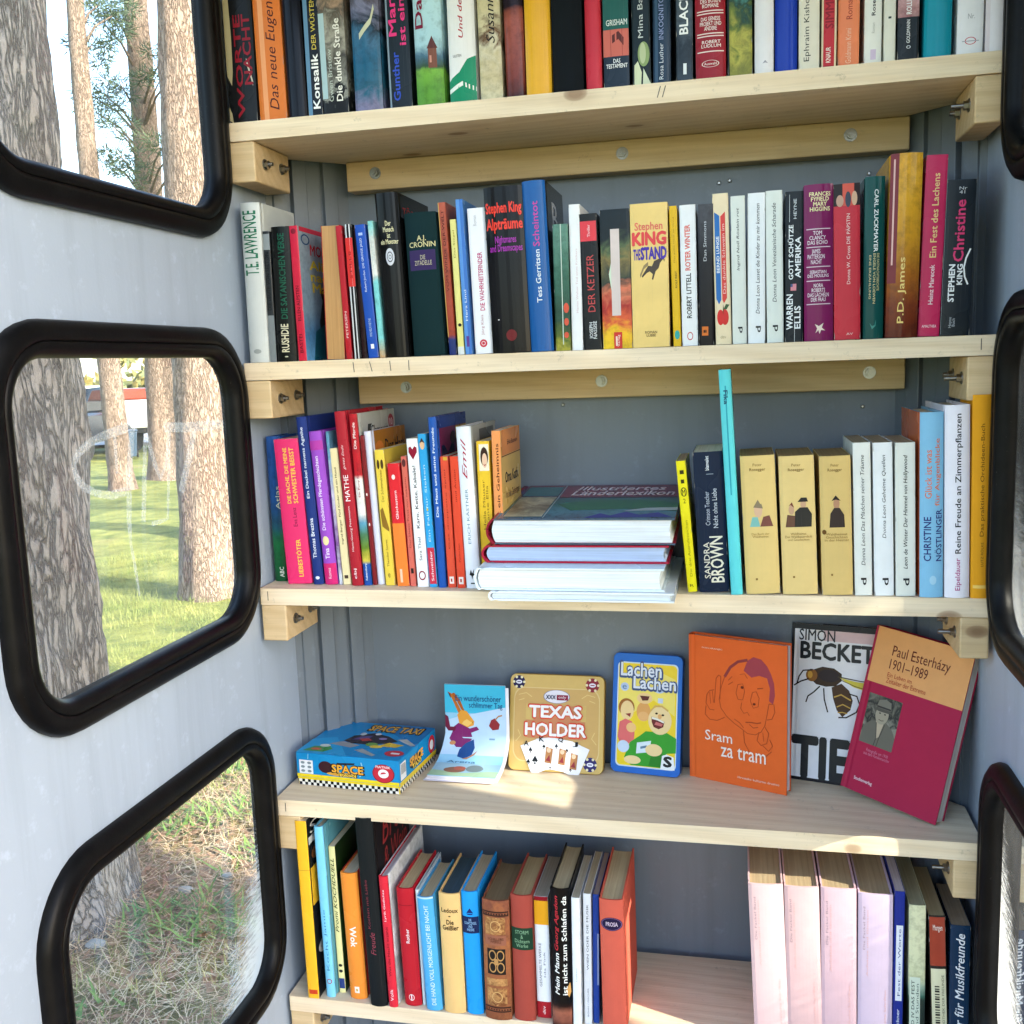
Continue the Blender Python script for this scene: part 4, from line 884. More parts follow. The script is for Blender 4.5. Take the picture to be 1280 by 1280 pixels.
B('B', 895, 915, 429, 890, 243, 'pb', '#ecd9b4', 'cream paperback with blue and red ribbons and a red apple, second shelf', [('p', '#2f6fb4', [(.1, .88), (.42, .855), (.42, .3), (.26, .27), (.1, .31)]), ('p', '#d8443f', [(.48, .85), (.78, .88), (.78, .31), (.58, .275), (.48, .3)]), ('e', '#d4302e', .12, .56, .13, .235), ('e', '#d4302e', .38, .86, .13, .235), ('p', '#3a5a34', [(.5, .23), (.7, .27), (.92, .265), (.74, .235)]), ('l', '#4a3a20', [(.5, .21), (.54, .26)], .04)], [('BERND LUNGE', '#eef2f6', .18, .36, .48, .72, 'up', .015), ('Das dunkle Schwein im', '#f0c2ba', .54, .72, .34, .8, 'up'), ('dtv', '#a89878', .3, .66, .04, .06)])
B('B', 916, 934, 428, 913, 246, 'pb', '#dfe3da', 'pale grey white paperback with italic name, first of three alike on the second shelf', [], [('Ingrid Noll Röslein rot', '#33373a', .38, .62, .5, .92, 'up', 0, .2), ('d', '#2a2c2e', .4, .7, .075, .115, 'up', .02)])
B('B', 935, 957, 428, 934, 242, 'pb', '#eef1f2', 'whitest of three alike paperbacks with italic lettering, middle one of them', [], [('Donna Leon Lasset die Kinder zu mir kommen', '#33373a', .46, .68, .2, .93, 'up', 0, .2), ('d', '#2a2c2e', .46, .74, .075, .115, 'up', .02)])
B('B', 959, 980, 427, 957, 239, 'pb', '#e2e7df', 'pale grey green paperback with italic lettering, last of three alike, left of a black one', [], [('Donna Leon Venezianische Scharade', '#40454a', .36, .6, .27, .92, 'up', 0, .2), ('d', '#2a2c2e', .36, .66, .075, .115, 'up', .02)])
B('B', 981.5, 1004, 425, 981, 240, 'pb', '#141c24', 'black paperback with white block capitals and a tiny flag, second shelf', [('r', '#dfe3e6', .22, .24, .8, .98), ('r', '#d98a94', .3, .62, .345, .39), ('r', '#4a5a86', .3, .42, .37, .39), ('r', '#d9dde0', .52, .54, 0, .16)], [('WARREN', '#eef1f3', .08, .42, .085, .32, 'up', .02), ('ELLIS', '#eef1f3', .52, .86, .09, .24, 'up', .02), ('GOTT SCHÜTZE', '#eef1f3', .14, .44, .42, .78, 'up', .02), ('AMERIKA', '#eef1f3', .56, .86, .43, .7, 'up', .02), ('HEYNE', '#cfd4d8', .46, .62, .82, .95, 'up', .01)])
B('B', 1005.5, 1042, 422, 1005, 232, 'hb', '#7c1f57', 'plum purple hardback with white ruled panels of small capitals, second shelf', [('r', '#d9c2cf', .08, .9, v, v + .006) for v in (.715, .6, .475, .385, .235)] + [('p', '#e9d6c9', [(.38, .05), (.44, .08), (.36, .11), (.5, .095), (.66, .115), (.6, .085), (.72, .065), (.58, .07), (.52, .045), (.48, .07)])], [('FRANCES\nFYFIELD\nMARY\nHIGGINS', '#f4e6b0', .18, .9, .83, .95, 'h', .02), ('TOM\nCLANCY\nDAS ECHO', '#ecdbe4', .12, .8, .62, .705, 'h', .01), ('JAMES\nPATTERSON\nNACHT', '#ecdbe4', .12, .7, .495, .59, 'h', .01), ('SEBASTIAN\nDES MOULINS', '#ecdbe4', .12, .84, .41, .455, 'h', .01), ('NORA\nROBERTS\nDAS LÄCHELN\nDER FRAU', '#ecdbe4', .12, .84, .255, .37, 'h', .01)], fin='k')
B('B', 1043, 1076, 420, 1042, 231, 'pb', '#c9303f', 'red paperback with small figure picture at its head and white lettering, second shelf', [('r', '#231a1c', 0, .34, .86, 1), ('r', '#d85a48', .34, .78, .86, 1), ('r', '#2a1c1e', .78, 1, .86, 1), ('e', '#c9a08a', .1, .38, .855, .93), ('e', '#3a4050', .44, .66, .85, .95), ('e', '#d8b090', .68, .9, .86, .95)], [('Donna W. Cross DIE PÄPSTIN', '#f2d9d4', .46, .62, .36, .81, 'up'), ('AV', '#f0d0cc', .46, .72, .03, .045)])
B('B', 1079, 1104, 418, 1081, 222, 'hb', '#0c4a47', 'dark green shiny hardback with silver capitals reading downwards, second shelf', [('p', '#3f8a80', [(.3, .1), (.42, .06), (.6, .08), (.62, .12), (.55, .085), (.42, .08)])], [('CARL ZUCKMAYER', '#e6ecea', .46, .66, .54, .92, 'dn', .02), ('DIE FASTNACHTSBEICHTE', '#c9bf8a', .62, .74, .3, .53, 'dn', .01), ('ENGELE VON LOEWEN', '#c9bf8a', .44, .56, .22, .53, 'dn', .01), ('EINE ERZÄHLUNG', '#b9b285', .24, .36, .25, .52, 'dn', .01)], fin='k')
B('B', 1106, 1146, 415, 1113, 194, 'hb', art([(0, '#5a2419'), (.18, '#7d3a1f'), (.35, '#a8641f'), (.55, '#cf9426'), (.8, '#e0a632')], 15, .02, 12, kind='k', h=.21), 'tall golden brown shiny hardback with gold lettering near the right end of the second shelf', [('r', '#7d2f35', 0, .26, .3, 1), ('r', '#e6b9b0', .1, .15, .4, .97)], [('P.D. James', '#eed07a', .34, .6, .08, .44, 'up', .008)], fin='k', yf=.002)
B('B', 1147, 1174, 415, 1158, 195, 'pb', '#c22a58', 'tall crimson pink paperback with pale gold title, second from right on the second shelf', [], [('Ein Fest des Lachens', '#ecc98a', .36, .66, .44, .9, 'up', .012), ('Heinz Marecek', '#f0d2d6', .4, .62, .18, .4, 'up', .015), ('AMALTHEA', '#f0d2d6', .16, .84, .05, .065, 'h', .01)])
B('B', 1175, 1212, 414, 1184, 226, 'pb', '#1a2128', 'black paperback with worn white edges, pink title and white arc, rightmost on second shelf', [('r', '#8d9298', 0, .012, 0, 1), ('l', '#f2f4f5', [(.9, .56), (.76, .5), (.7, .44), (.74, .38), (.86, .33)], .055, 5)], [('Christine', '#d83f73', .32, .66, .48, .87, 'up', .02), ('STEPHEN', '#eef0f1', .2, .4, .22, .46, 'up', .03), ('KING', '#eef0f1', .48, .66, .33, .46, 'up', .03), ('Heyne\nBuch', '#b9bdc2', .26, .48, .05, .12, 'up'), ('Nr\n41', '#c9cdd2', .42, .68, .91, .955)], side='#1f1218')

# ------------------------------------------------------------------ middle shelf, left half
B('C', 344, 360, 722, 331, 546, 'hb', art([(0, '#1a5a34'), (.3, '#1f6b3f'), (.42, '#23506b'), (.55, '#235089'), (1, '#28559a')], 16, .03, 20), 'blue and green hardback, leftmost on the middle shelf, behind the bright pink one', [], [('ABC', '#dfe6d8', .5, .8, .03, .1, 'up', .02), ('Atlas', '#c9d4b8', .55, .85, .5, .66, 'up')], yf=.05)
B('C', 360, 390, 724, 342, 550, 'pb', '#e4346f', 'bright pink paperback with yellow stacked capitals, left end of the middle shelf', [], [('DIE SACHE, DIE MEINE', '#efc94a', .34, .52, .56, .94, 'up', .015), ('SCHWESTER BEISST', '#efc94a', .6, .78, .56, .94, 'up', .015), ('Eva Lenz', '#6b1238', .5, .66, .4, .53, 'up'), ('LIEBESTÖTER', '#efc94a', .48, .7, .05, .31, 'up', .015)], yf=.03)
B('C', 392, 405, 724, 370, 522, 'hb', '#1c3276', 'tall navy hardback with white lettering, right of the bright pink paperback', [('e', '#e4e8f2', .3, .7, .03, .05)], [('Thomas Brezina', '#e6ebf4', .32, .66, .16, .4, 'up', .01), ('Ein Dackel namens Agathe', '#dfe6f2', .32, .68, .52, .94, 'up', .01)], yf=.03, d=.14, fin='m')
B('C', 407, 423, 724, 386, 540, 'hb', '#9a4cc0', 'violet hardback with magenta foot and white title, middle shelf left', [('r', '#d0286f', 0, 1, 0, .14), ('r', '#b23aa0', 0, 1, .88, .94), ('e', '#e9d9a0', .2, .7, .26, .32)], [('Die schönsten Pferdegeschichten', '#f0e6f5', .3, .66, .36, .84, 'up', .01), ('Tina', '#f0e6f5', .3, .64, .17, .24, 'up', .01), ('Kosmos', '#f0d0de', .36, .6, .04, .11, 'up')], yf=.03)
B('C', 424, 428, 723, 407, 540, 'pb', art([(0, '#cfd3dc'), (.3, '#7a4a90'), (.6, '#c9c0d8'), (1, '#5f93b0')], 17, .15, 70), 'very thin speckled lilac booklet between the violet hardback and the cream one', yf=.03)
B('C', 429, 439, 723, 412, 561, 'pb', '#ead9a8', 'thin cream paperback with dark lettering, left of the tall deep red hardback', [('r', '#4a3a30', .25, .75, .045, .07)], [('Ingrid Berger  Fünf Kinder und ein Hund', '#3a2c22', .36, .68, .3, .86, 'up', .01)], yf=.03)
B('C', 440, 454, 723, 418, 515, 'hb', '#ab1f2f', 'tall deep red hardback with white lettering, middle shelf left', [], [('Hans-Georg Petermann', '#f0dcdc', .38, .62, .2, .46, 'up'), ('MATHE', '#f6ecec', .26, .7, .49, .64, 'up'), ('gutes Ende', '#f0c9c9', .34, .62, .67, .81, 'up', 0, .3), ('cbj', '#f0dcdc', .34, .64, .04, .1, 'up', .01)], yf=.025, d=.15)
B('C', 455, 465, 722, 436, 518, 'hb', art([(0, '#1f4f9e'), (.15, '#1f4f9e'), (.17, '#d8c24a'), (.26, '#6b8a2c'), (.36, '#4a7a5a'), (.44, '#5a9ab8'), (.5, '#e8e6e0'), (.74, '#e8e2da'), (.77, '#c0202c'), (1, '#b81c2a')], 18, .008, 40), 'narrow hardback banded red, white, green and blue, middle shelf left', [], [('Ein Pony für zwei', '#8a1c2a', .4, .7, .52, .72, 'up', .01), ('Die Pferde', '#f0e6e0', .36, .7, .8, .95, 'up', .015), ('Rabensburg', '#e6ecf4', .34, .66, .03, .13, 'up', .01)], yf=.028, d=.155,
  side='#b8b8b0', stext=[('Clementine', '#2b2b2b', .3, .84, .86, .92, 'h', 0, .3), ('10', '#f0e0e0', .84, .92, .9, .945)], sdeco=[('e', '#a02838', .8, .96, .88, .97), ('p', '#3a3a34', [(.2, .86), (.24, .93), (.34, .93), (.3, .9), (.38, .86)])])
B('C', 466, 471, 721, 450, 545, 'pb', '#7d1c24', 'very thin dark red booklet left of the white spined picture book', [('e', '#e6d9d0', .3, .7, .4, .42), ('e', '#e6d9d0', .3, .7, .6, .62)], yf=.03)
B('C', 472, 481, 719, 455, 540, 'hb', '#dcdcec', 'white spined picture book with brown orange cover, middle shelf left', yf=.035, d=.145, side='#b0701f', sdeco=[('r', '#2a2a66', .05, 1, .0, .74), ('e', '#d87a2c', .06, .3, .84, .93)], stext=[('Der Hase', '#3a2410', .35, .95, .84, .93, 'h', .01)])
B('C', 482, 494, 722, 468, 563, 'pb', '#e8c94a', 'butter yellow paperback with brown drawing, middle shelf left', [('e', '#4a3518', .15, .45, .86, .93), ('e', '#4a3518', .55, .85, .86, .93), ('p', '#8a6420', [(.1, .56), (.4, .58), (.9, .42), (.85, .4), (.2, .44)])], [('Der Schimmelreiter', '#5a4012', .36, .62, .62, .86, 'up'), ('Theodor Storm', '#5a4012', .36, .6, .14, .34, 'up'), ('e', '#5a4012', .36, .6, .06, .09)], yf=.028)
B('C', 497, 512, 724, 484, 580, 'pb', '#d8242f', 'paperback red above and orange below with white title, middle shelf', [('r', '#ef8234', 0, 1, 0, .515), ('e', '#f6d9d4', .3, .6, .87, .91), ('r', '#f2c9a8', .3, .5, .03, .14)], [('Glücksstern', '#f4dcdc', .4, .62, .55, .78, 'up', .01)], yf=.025)
B('C', 513, 520, 724, 501, 571, 'pb', '#d8695a', 'thin dusty salmon paperback left of the white one with the heart', [('r', '#2a1c1c', .3, .8, .1, .14), ('e', '#5a2a2a', .15, .85, .92, .98)], [('Der kleine Prinz von nebenan', '#8d2f2a', .4, .7, .3, .84, 'up')], yf=.025)
B('C', 522, 536, 725, 508, 549, 'pb', '#f0eff0', 'white paperback with dark red heart and black lettering, middle shelf', [('p', '#8d1230', [(.5, .86), (.12, .91), (.14, .94), (.32, .95), (.5, .93), (.68, .95), (.88, .94), (.88, .91)]), ('o', '#8d1a30', .18, .82, .045, .11, .3)], [('Karo, Kette, Kabale!', '#232426', .36, .68, .4, .82, 'up', .01), ('Sara Thiel', '#232426', .36, .62, .18, .34, 'up')], yf=.022)
B('C', 537, 547, 725, 522, 543, 'pb', '#2f9fd8', 'sky blue paperback with a boy face at its head and red foot, middle shelf', [('r', '#c92f45', .06, .94, .02, .26), ('e', '#e0b48a', .2, .8, .9, .96), ('p', '#3a2a20', [(.15, .94), (.5, .975), (.85, .94), (.5, .95)]), ('e', '#d9c23a', .4, .62, .5, .52)], [('Schneider', '#f4dfe2', .36, .66, .04, .24, 'up', .01), ('Ein Fall für Sieben', '#bfe2f4', .38, .64, .3, .8, 'up')], yf=.022)
B('C', 548, 558, 725, 535, 522, 'hb', '#1c54a8', 'tall blue hardback with white lettering and purple cover, middle shelf', [], [('Die Maus und seine Freunde', '#e6edf6', .36, .66, .42, .94, 'up', .01)], yf=.02, d=.15, side='#7d2a52', sdeco=[('r', '#1f3a86', 0, 1, .93, 1), ('r', '#b9962c', .6, 1, .85, .925), ('e', '#3a1420', .4, .6, .82, .9)], stext=[('M', '#141c4a', .12, .5, .68, .82, 'h', .04)])
B('C', 560, 570, 724, 550, 571, 'pb', '#dc4f36', 'thin vermilion paperback, left one of two alike, middle shelf', [('r', '#f0e4dc', .24, .8, .03, .085), ('r', '#b0241f', .4, .6, .045, .07), ('r', '#d0a53a', .4, .9, .97, .995)], [('Das doppelte Spiel', '#7d1c14', .42, .62, .3, .9, 'up')], yf=.02)
B('C', 571.5, 582, 724, 562, 571, 'pb', '#e0492f', 'thin vermilion paperback, right one of two alike, beside the white jacketed hardback', [('r', '#f0e4dc', .24, .8, .03, .085), ('r', '#b0241f', .4, .6, .045, .07)], [('Pünktchen', '#7d1c14', .42, .62, .2, .34, 'up'), ('und Anton', '#7d1c14', .42, .62, .66, .9, 'up')], yf=.018)
B('C', 583, 601, 724, 570, 534, 'hb', '#e6e9ef', 'white jacketed hardback with curly crimson title and grey blue capitals, middle shelf', [('p', '#15181b', [(.3, .085), (.42, .12), (.5, .095), (.66, .125), (.6, .095), (.72, .085), (.55, .08), (.48, .055), (.44, .08)]), ('r', '#3a3d42', .36, .66, .028, .036)], [('Emil', '#b0203a', .3, .62, .68, .93, 'up', 0, .4), ('ERICH KÄSTNER', '#5f8a9a', .34, .58, .28, .62, 'up')], yf=.018, d=.14, side='#a9a7a0', sdeco=[('r', '#55504a', .3, .9, .84, .97)])
B('C', 603, 619, 722, 595, 552, 'pb', '#f0c534', 'yellow paperback with a girl face drawn at its head, left of the flat stack', [('r', '#f4ead0', .2, .95, .8, .98), ('e', '#3a241c', .3, .9, .83, .96), ('e', '#edc4a4', .42, .82, .82, .92), ('p', '#3a241c', [(.3, .9), (.6, .965), (.9, .9), (.62, .92)]), ('l', '#a8343a', [(.54, .845), (.62, .835), (.7, .845)], .05, 8)], [('Hella Mauser', '#8a6a1c', .34, .54, .4, .74, 'up'), ('Tante Ella', '#8a6a1c', .62, .8, .42, .7, 'up')], yf=.025)
B('C', 621, 632, 722, 614, 539, 'pb', '#f09a5a', 'orange spined paperback with cream and green cover, touching the flat stack', [], [('Kathi hat ein Geheimnis', '#4a1c10', .42, .76, .24, .92, 'up', .01)], yf=.02, d=.12, side='#d9b060', sdeco=[('r', '#e08a45', .0, 1, .84, 1), ('r', '#7a4a24', .0, 1, .83, .837), ('p', '#3d5a2a', [(.34, .1), (.3, .28), (.38, .26), (.42, .4), (.48, .26), (.62, .32), (.54, .22), (.5, .1)]), ('r', '#8d5a3a', .32, .56, .02, .12)], stext=[('Oma Kathi', '#33220f', .15, .85, .66, .73, 'h', .015), ('hat ein Geheimnis', '#6b3018', .15, .9, .56, .61), ('Erika Baumann', '#6b3018', .3, .85, .9, .93)])

# the stack lying flat: spines to the left, tails towards the viewer
STK = 'big books lying flat in the stack on the middle shelf'
def flat(x0, x1, y, z0, z1, dep, kind, col, lab, **kw):
    r = make_book(z1 - z0, x1 - x0, dep, kind, col, label=lab, group=STK, **kw)
    r.matrix_world = Matrix(((0, 1, 0, x0), (0, 0, 1, y), (1, 0, 0, z0), (0, 0, 0, 1)))
    return r
flat(.346, .578, -.052, .0005, .0125, .235, 'hb', '#e3e8ec', 'thin white book lying lowest in the flat stack, overhanging the shelf edge', pg='#dfe9ef', b=.003)
flat(.328, .566, -.046, .0130, .0418, .225, 'hb', '#dfeaf0', 'white and pale blue book lying second from below in the flat stack', pg='#eef4f6', b=.004, sdeco=[('r', '#cfe6f2', .0, 1, .0, 1)], stext=[])
mid = flat(.334, .570, -.016, .0424, .0655, .215, 'hb', '#a81c38', 'dark red bound book with bluish page edges, third in the flat stack', pg='#b9c9e6', b=.007)
mid.matrix_world = mid.matrix_world @ Matrix.Rotation(RAD(1.8), 4, 'Y')
cov_ = art([(0, '#4a5a6b'), (.2, '#4f7a8a'), (.5, '#3b6a66'), (.8, '#4a4070'), (1, '#7a3a50')], 19, .12, 14, axis='Z', h=.2, kind='k')
rot = flat(.342, .578, -.014, .0662, .1005, .212, 'hb', '#8d1b30', 'thick atlas sized book with dark photo cover lying topmost in the flat stack', pg='#e9f0f6', b=.008, side=cov_, fin='k',
     sdeco=[('p', art([(0, '#b8b090'), (.3, '#6b5a4a'), (.55, '#c9bfa0'), (.8, '#3a3f44')], 20, .2, 40), [(.04, .06), (.26, .06), (.26, .62), (.04, .62)]), ('r', '#4a7a80', .04, .26, .66, .94), ('r', '#9aa6a8', .268, .275, .02, .98), ('p', '#2f6b4a', [(.3, .4), (.5, .52), (.8, .5), (1, .42), (1, .2), (.7, .26), (.4, .22)]), ('p', '#3a3a86', [(.5, .02), (.58, .14), (.64, .08), (.72, .18), (.8, .1), (.9, .16), (.98, .04)]), ('p', '#aab0b8', [(.7, .2), (.82, .28), (1, .3), (1, .22)]), ('r', '#7d2f45', .28, 1, .6, .98)],
     stext=[('Illustriertes', '#e9dfe2', .36, .9, .82, .94, 'h', .012, .2), ('Länderlexikon', '#e9dfe2', .34, .96, .66, .80, 'h', .012, .2)])
rot.matrix_world = rot.matrix_world @ Matrix.Rotation(RAD(4.6), 4, 'Y')

# middle shelf, right half
B('C', 860, 872, 737, 845, 577, 'pb', '#eadb1c', 'thin vivid yellow paperback leaning against the flat stack side, black lettering', [('r', '#3a3510', .3, .74, .9, .93), ('r', '#3a3510', .34, .7, .83, .86), ('o', '#2a260c', .22, .88, .73, .8, .2)], [('Die drei Ausrufezeichen', '#8a7d10', .4, .66, .12, .55, 'up'), ('M', '#2a260c', .36, .72, .74, .785), ('2', '#2a260c', .4, .68, .68, .715), ('R', '#2a260c', .3, .72, .04, .06)], yf=.012, pg='#a98f6b')
B('C', 875, 912, 734, 866, 566, 'pb', '#10203a', 'dark navy paperback with large cream capitals, leaning on the tall turquoise book', [('r', '#8d98a8', .42, .66, .84, .845)], [('SANDRA', '#ddd6c4', .2, .4, .1, .36, 'up', .01), ('BROWN', '#e9e2cc', .42, .86, .07, .4, 'up', .015), ('Crimson Teacher', '#b9c0cc', .32, .48, .48, .72, 'up'), ('Nicht ohne Liebe', '#cfd4dc', .58, .74, .46, .74, 'up'), ('blanvalet', '#eef0f2', .4, .52, .87, .97, 'up', .01)], yf=.012)
B('C', 914, 929, 742, 898, 463, 'hb', '#5fd0d6', 'very tall thin turquoise hardback sticking up above its row on the middle shelf', [('r', '#2f9fb0', .44, .56, .45, .93)], [('Fika', '#1d4a66', .32, .66, .85, .91, 'dn', .02)], yf=.001, d=.15)
RO = [(933, 976, 925, 'left', '#e0c27c'), (979, 1023, 973, 'middle', '#e2c582'), (1028, 1067, 1024, 'right', '#dabb76')]
for i, (a, b_, c_, nm, cl) in enumerate(RO):
    dec = {0: [('e', '#d8b090', .34, .58, .555, .66), ('p', '#8a7a60', [(.32, .63), (.46, .685), (.6, .62), (.56, .655)]), ('p', '#7fb8b0', [(.2, .49), (.28, .56), (.44, .56), (.5, .49)]), ('p', '#7a4a40', [(.5, .49), (.6, .56), (.78, .57), (.88, .49)])],
           1: [('e', '#c9a080', .24, .4, .58, .65), ('p', '#7a4030', [(.24, .64), (.34, .67), (.4, .63), (.3, .65)]), ('p', '#6b4a3a', [(.14, .49), (.2, .58), (.44, .57), (.46, .49)]), ('e', '#c9a080', .58, .74, .62, .69), ('p', '#2c2a28', [(.5, .67), (.6, .7), (.76, .7), (.8, .67)]), ('p', '#33302c', [(.4, .49), (.42, .6), (.56, .63), (.78, .63), (.9, .58), (.88, .49)])],
           2: [('e', '#b98a6a', .42, .62, .62, .7), ('p', '#2a2624', [(.36, .68), (.5, .72), (.66, .68), (.5, .69)]), ('p', '#3b2f2a', [(.28, .49), (.32, .59), (.44, .63), (.62, .63), (.76, .58), (.78, .49)]), ('e', '#6b4a20', .04, .18, .44, .475)]}[i]
    tt = {0: [('Das Buch der\nWaldheimat', '#9a7838', .24, .76, .41, .445)], 1: [('Waldheimat\nDer Waldbauernbub\nund Geschichten', '#8a6a30', .12, .88, .39, .45)], 2: [('Waldheimat\nGeschichten\nin der Heimat', '#8a6a30', .12, .9, .39, .45)]}[i]
    B('C', a, b_, 736.5, c_, 571, 'pb', cl, ['fat mustard paperback with small turquoise clad figure, left of three matching volumes', 'fat mustard paperback with two dark clad figures, middle of three matching volumes', 'fat mustard paperback with one dark clad figure and a stain, right of three matching volumes'][i],
      dec + [('r', '#8a6a34', .3, .36, .1 + .02 * i, .115 + .02 * i)], [('Peter', '#8a6a34', .36, .62, .925, .945), ('Rosegger', '#7d5f2c', .26, .72, .885, .912, 'h', .008)] + tt, yf=.006, pg='#9a7a48', fin='m', b=.0015)
B('C', 1069, 1091, 737, 1066, 554, 'pb', '#e7e8e2', 'white paperback with sloping black lettering, first of three slim ones on the middle shelf', [], [('Donna Leon Das Mädchen seiner Träume', '#2f3132', .4, .62, .2, .92, 'up', 0, .2), ('d', '#2a2c2e', .36, .66, .07, .115, 'up', .02)], yf=.006, pg='#a89878')
B('C', 1093.5, 1118, 737, 1091, 554, 'pb', '#eef0f1', 'whitest paperback with short sloping lettering, middle of three slim ones on the middle shelf', [], [('Donna Leon Geheime Quellen', '#2f3132', .44, .66, .38, .92, 'up', 0, .2), ('d', '#2a2c2e', .42, .72, .07, .115, 'up', .02)], yf=.006, pg='#a89878')
B('C', 1120, 1145, 738, 1119, 554, 'pb', '#e4e5dc', 'off white paperback with bold sloping lettering, last of three slim ones', [], [('Leon de Winter Der Himmel von Hollywood', '#232526', .4, .66, .18, .92, 'up', .01, .2), ('d', '#2a2c2e', .38, .68, .07, .115, 'up', .02)], yf=.006, pg='#a89878')
B('C', 1149.5, 1179, 742, 1150, 516, 'hb', '#86bfe0', 'light blue hardback with navy and orange capitals and orange side, middle shelf right', [('e', '#a9d2e8', .4, .7, .07, .12)], [('CHRISTINE', '#2b3074', .16, .46, .2, .44, 'up', .015), ('NÖSTLINGER', '#2b3074', .62, .92, .2, .48, 'up', .015), ('Glück ist was', '#e07f5a', .2, .48, .54, .8, 'up', .01), ('für Augenblicke', '#e07f5a', .62, .88, .5, .86, 'up', .01)], yf=.003, back='#d06a3a', side='#86bfe0')
B('C', 1180.5, 1212, 744, 1181, 507, 'hb', '#eeeaf2', 'white hardback with black and magenta title running up, second from right on the middle shelf', [], [('Reine Freude an Zimmerpflanzen', '#1f2024', .4, .7, .235, .955, 'up', .012), ('Eipeldauer', '#b02a78', .4, .66, .04, .21, 'up', .008)], yf=.002)
B('C', 1213, 1238, 745, 1216, 494, 'hb', '#e6a023', 'orange yellow hardback with thin brown title, rightmost on the middle shelf', [('r', '#f0c86a', .1, .9, .05, .066)], [('Das praktische Orchideen-Buch', '#6b4410', .4, .66, .31, .86, 'up'), ('LUTZ RÖLKE', '#7d5418', .44, .6, .16, .28, 'up')], yf=.001, fin='c')

# ------------------------------------------------------------------ lowest shelf
B('E', 386, 400, 1254, 368, 1026, 'pb', '#f0b62a', 'tall orange yellow paperback with black photo cover, leftmost on the lowest shelf', [('r', '#c9401f', .15, .9, .025, .05), ('r', '#b0842a', 0, 1, .725, .728)], [], yf=.0, d=.145, side='#14161a', sdeco=[('r', '#f0b62a', 0, .45, .52, .73), ('e', '#7d4a28', .05, .3, .76, .83), ('r', '#d9d6d0', 0, .4, .86, .9), ('e', '#c9c2b8', .05, .4, .22, .3)], stext=[('S', '#e9e4da', .05, .25, .91, .97)])
B('E', 409, 420, 1250, 392, 1033, 'hb', '#7cc8e8', 'tall light blue hardback, second on the lowest shelf', [('o', '#a03048', .2, .8, .08, .11, .3)], [('Jamie', '#3f7fa8', .34, .66, .36, .52, 'up'), ('Kocht', '#3f7fa8', .34, .66, .16, .34, 'up')], yf=.008, d=.15, side='#5fa0ae')
B('E', 425, 433, 1246, 410, 1058, 'pb', '#e6e0a0', 'thin pale yellow paperback with slanted dark green title, lowest shelf left', [('r', '#2b3f7d', .1, .95, .03, .1), ('e', '#2a2a28', .2, .8, .14, .16), ('e', '#2a2a28', .2, .8, .18, .2)], [('Promi KOCHDUELL', '#2c3d1c', .2, .74, .42, .92, 'up', .008, .3)], yf=.02, d=.14, side=art([(0, '#1c3a1a'), (.5, '#2c5a28'), (1, '#16300f')], 21, .2, 40))
B('E', 439, 460, 1251, 425, 1090, 'hb', '#f08f35', 'orange hardback with white word reading downwards, lowest shelf left', [('r', '#f4e6d8', .34, .62, .05, .1), ('e', '#c9a24a', .42, .54, .062, .085)], [('Wok', '#f6ece0', .34, .7, .42, .58, 'dn', .02)], yf=.012, side='#c93a30')
B('E', 464, 485, 1261, 443, 1022, 'hb', '#0d1316', 'tall black hardback with dark red scrawled cover, lowest shelf left', [], [('Kochen mit Liebe', '#7d2f3a', .3, .46, .42, .68, 'up'), ('Freude', '#8a3a48', .36, .66, .28, .4, 'up', 0, .3)], yf=.0, d=.15, side='#120c0e', stext=[('Brot', '#8d2a2c', .2, .9, .8, .95, 'h', 0, .3), ('& Wein', '#8d2a2c', .2, .9, .66, .78, 'h', 0, .3)], fin='m')
B('E', 487, 498, 1264, 473, 1095, 'hb', '#d4283a', 'thin bright red spine with white streaked cover, right of the tall black hardback', [], [('Lyrik Gedichte', '#f0c9cc', .3, .6, .66, .9, 'up', .01), ('Was die Nacht erzählt', '#7d0f1c', .36, .64, .24, .62, 'up', .01), ('Volk', '#f2dada', .3, .66, .05, .14, 'up')], yf=.0, d=.165, side=art([(0, '#d9dcde'), (.3, '#9aa0a2'), (.5, '#dfe2e4'), (.8, '#c4c9cc'), (1, '#e6e8ea')], 22, .2, 30, axis='Z'), pg='#c9cfd0')
B('E', 507, 528, 1257, 495, 1109, 'hb', '#b81c2a', 'deep red cloth hardback with small white script, lowest shelf left', [('o', '#f0dede', .3, .64, .045, .1, .2), ('r', '#f0dede', .44, .5, .05, .095), ('r', '#8d1220', .1, .9, .855, .862)], [('Rother', '#f2e2e0', .42, .62, .54, .66, 'up', .012)], yf=.01, pg='#c9b48a')
B('E', 529, 533, 1258, 519, 1112, 'hb', '#c9d3d8', 'very thin grey white book left of the light blue hardback with white capitals', yf=.012, pg='#8a6a4a')
B('E', 534, 554, 1264, 521, 1120, 'hb', '#4fa8da', 'light blue hardback with spaced white capitals up its spine, lowest shelf', [('r', '#b8d8e8', 0, 1, .985, 1)], [('DIE HAND VOLL MORGENLICHT BEI NACHT', '#dcebf4', .42, .68, .05, .93, 'up')], yf=.004, pg='#c4b491')
B('E', 556.5, 583, 1265, 548, 1115, 'hb', '#eabf7c', 'apricot cloth hardback with black gothic title and dark blue top edge, lowest shelf', [('e', '#4a3218', .44, .56, .81, .82)], [('Ledoux', '#3a2410', .12, .88, .845, .88, 'h', .02), ('Die\nGeißler', '#2c1a0c', .14, .88, .7, .785, 'h', .025)], yf=.004, fin='c', pg='#2f4a58')
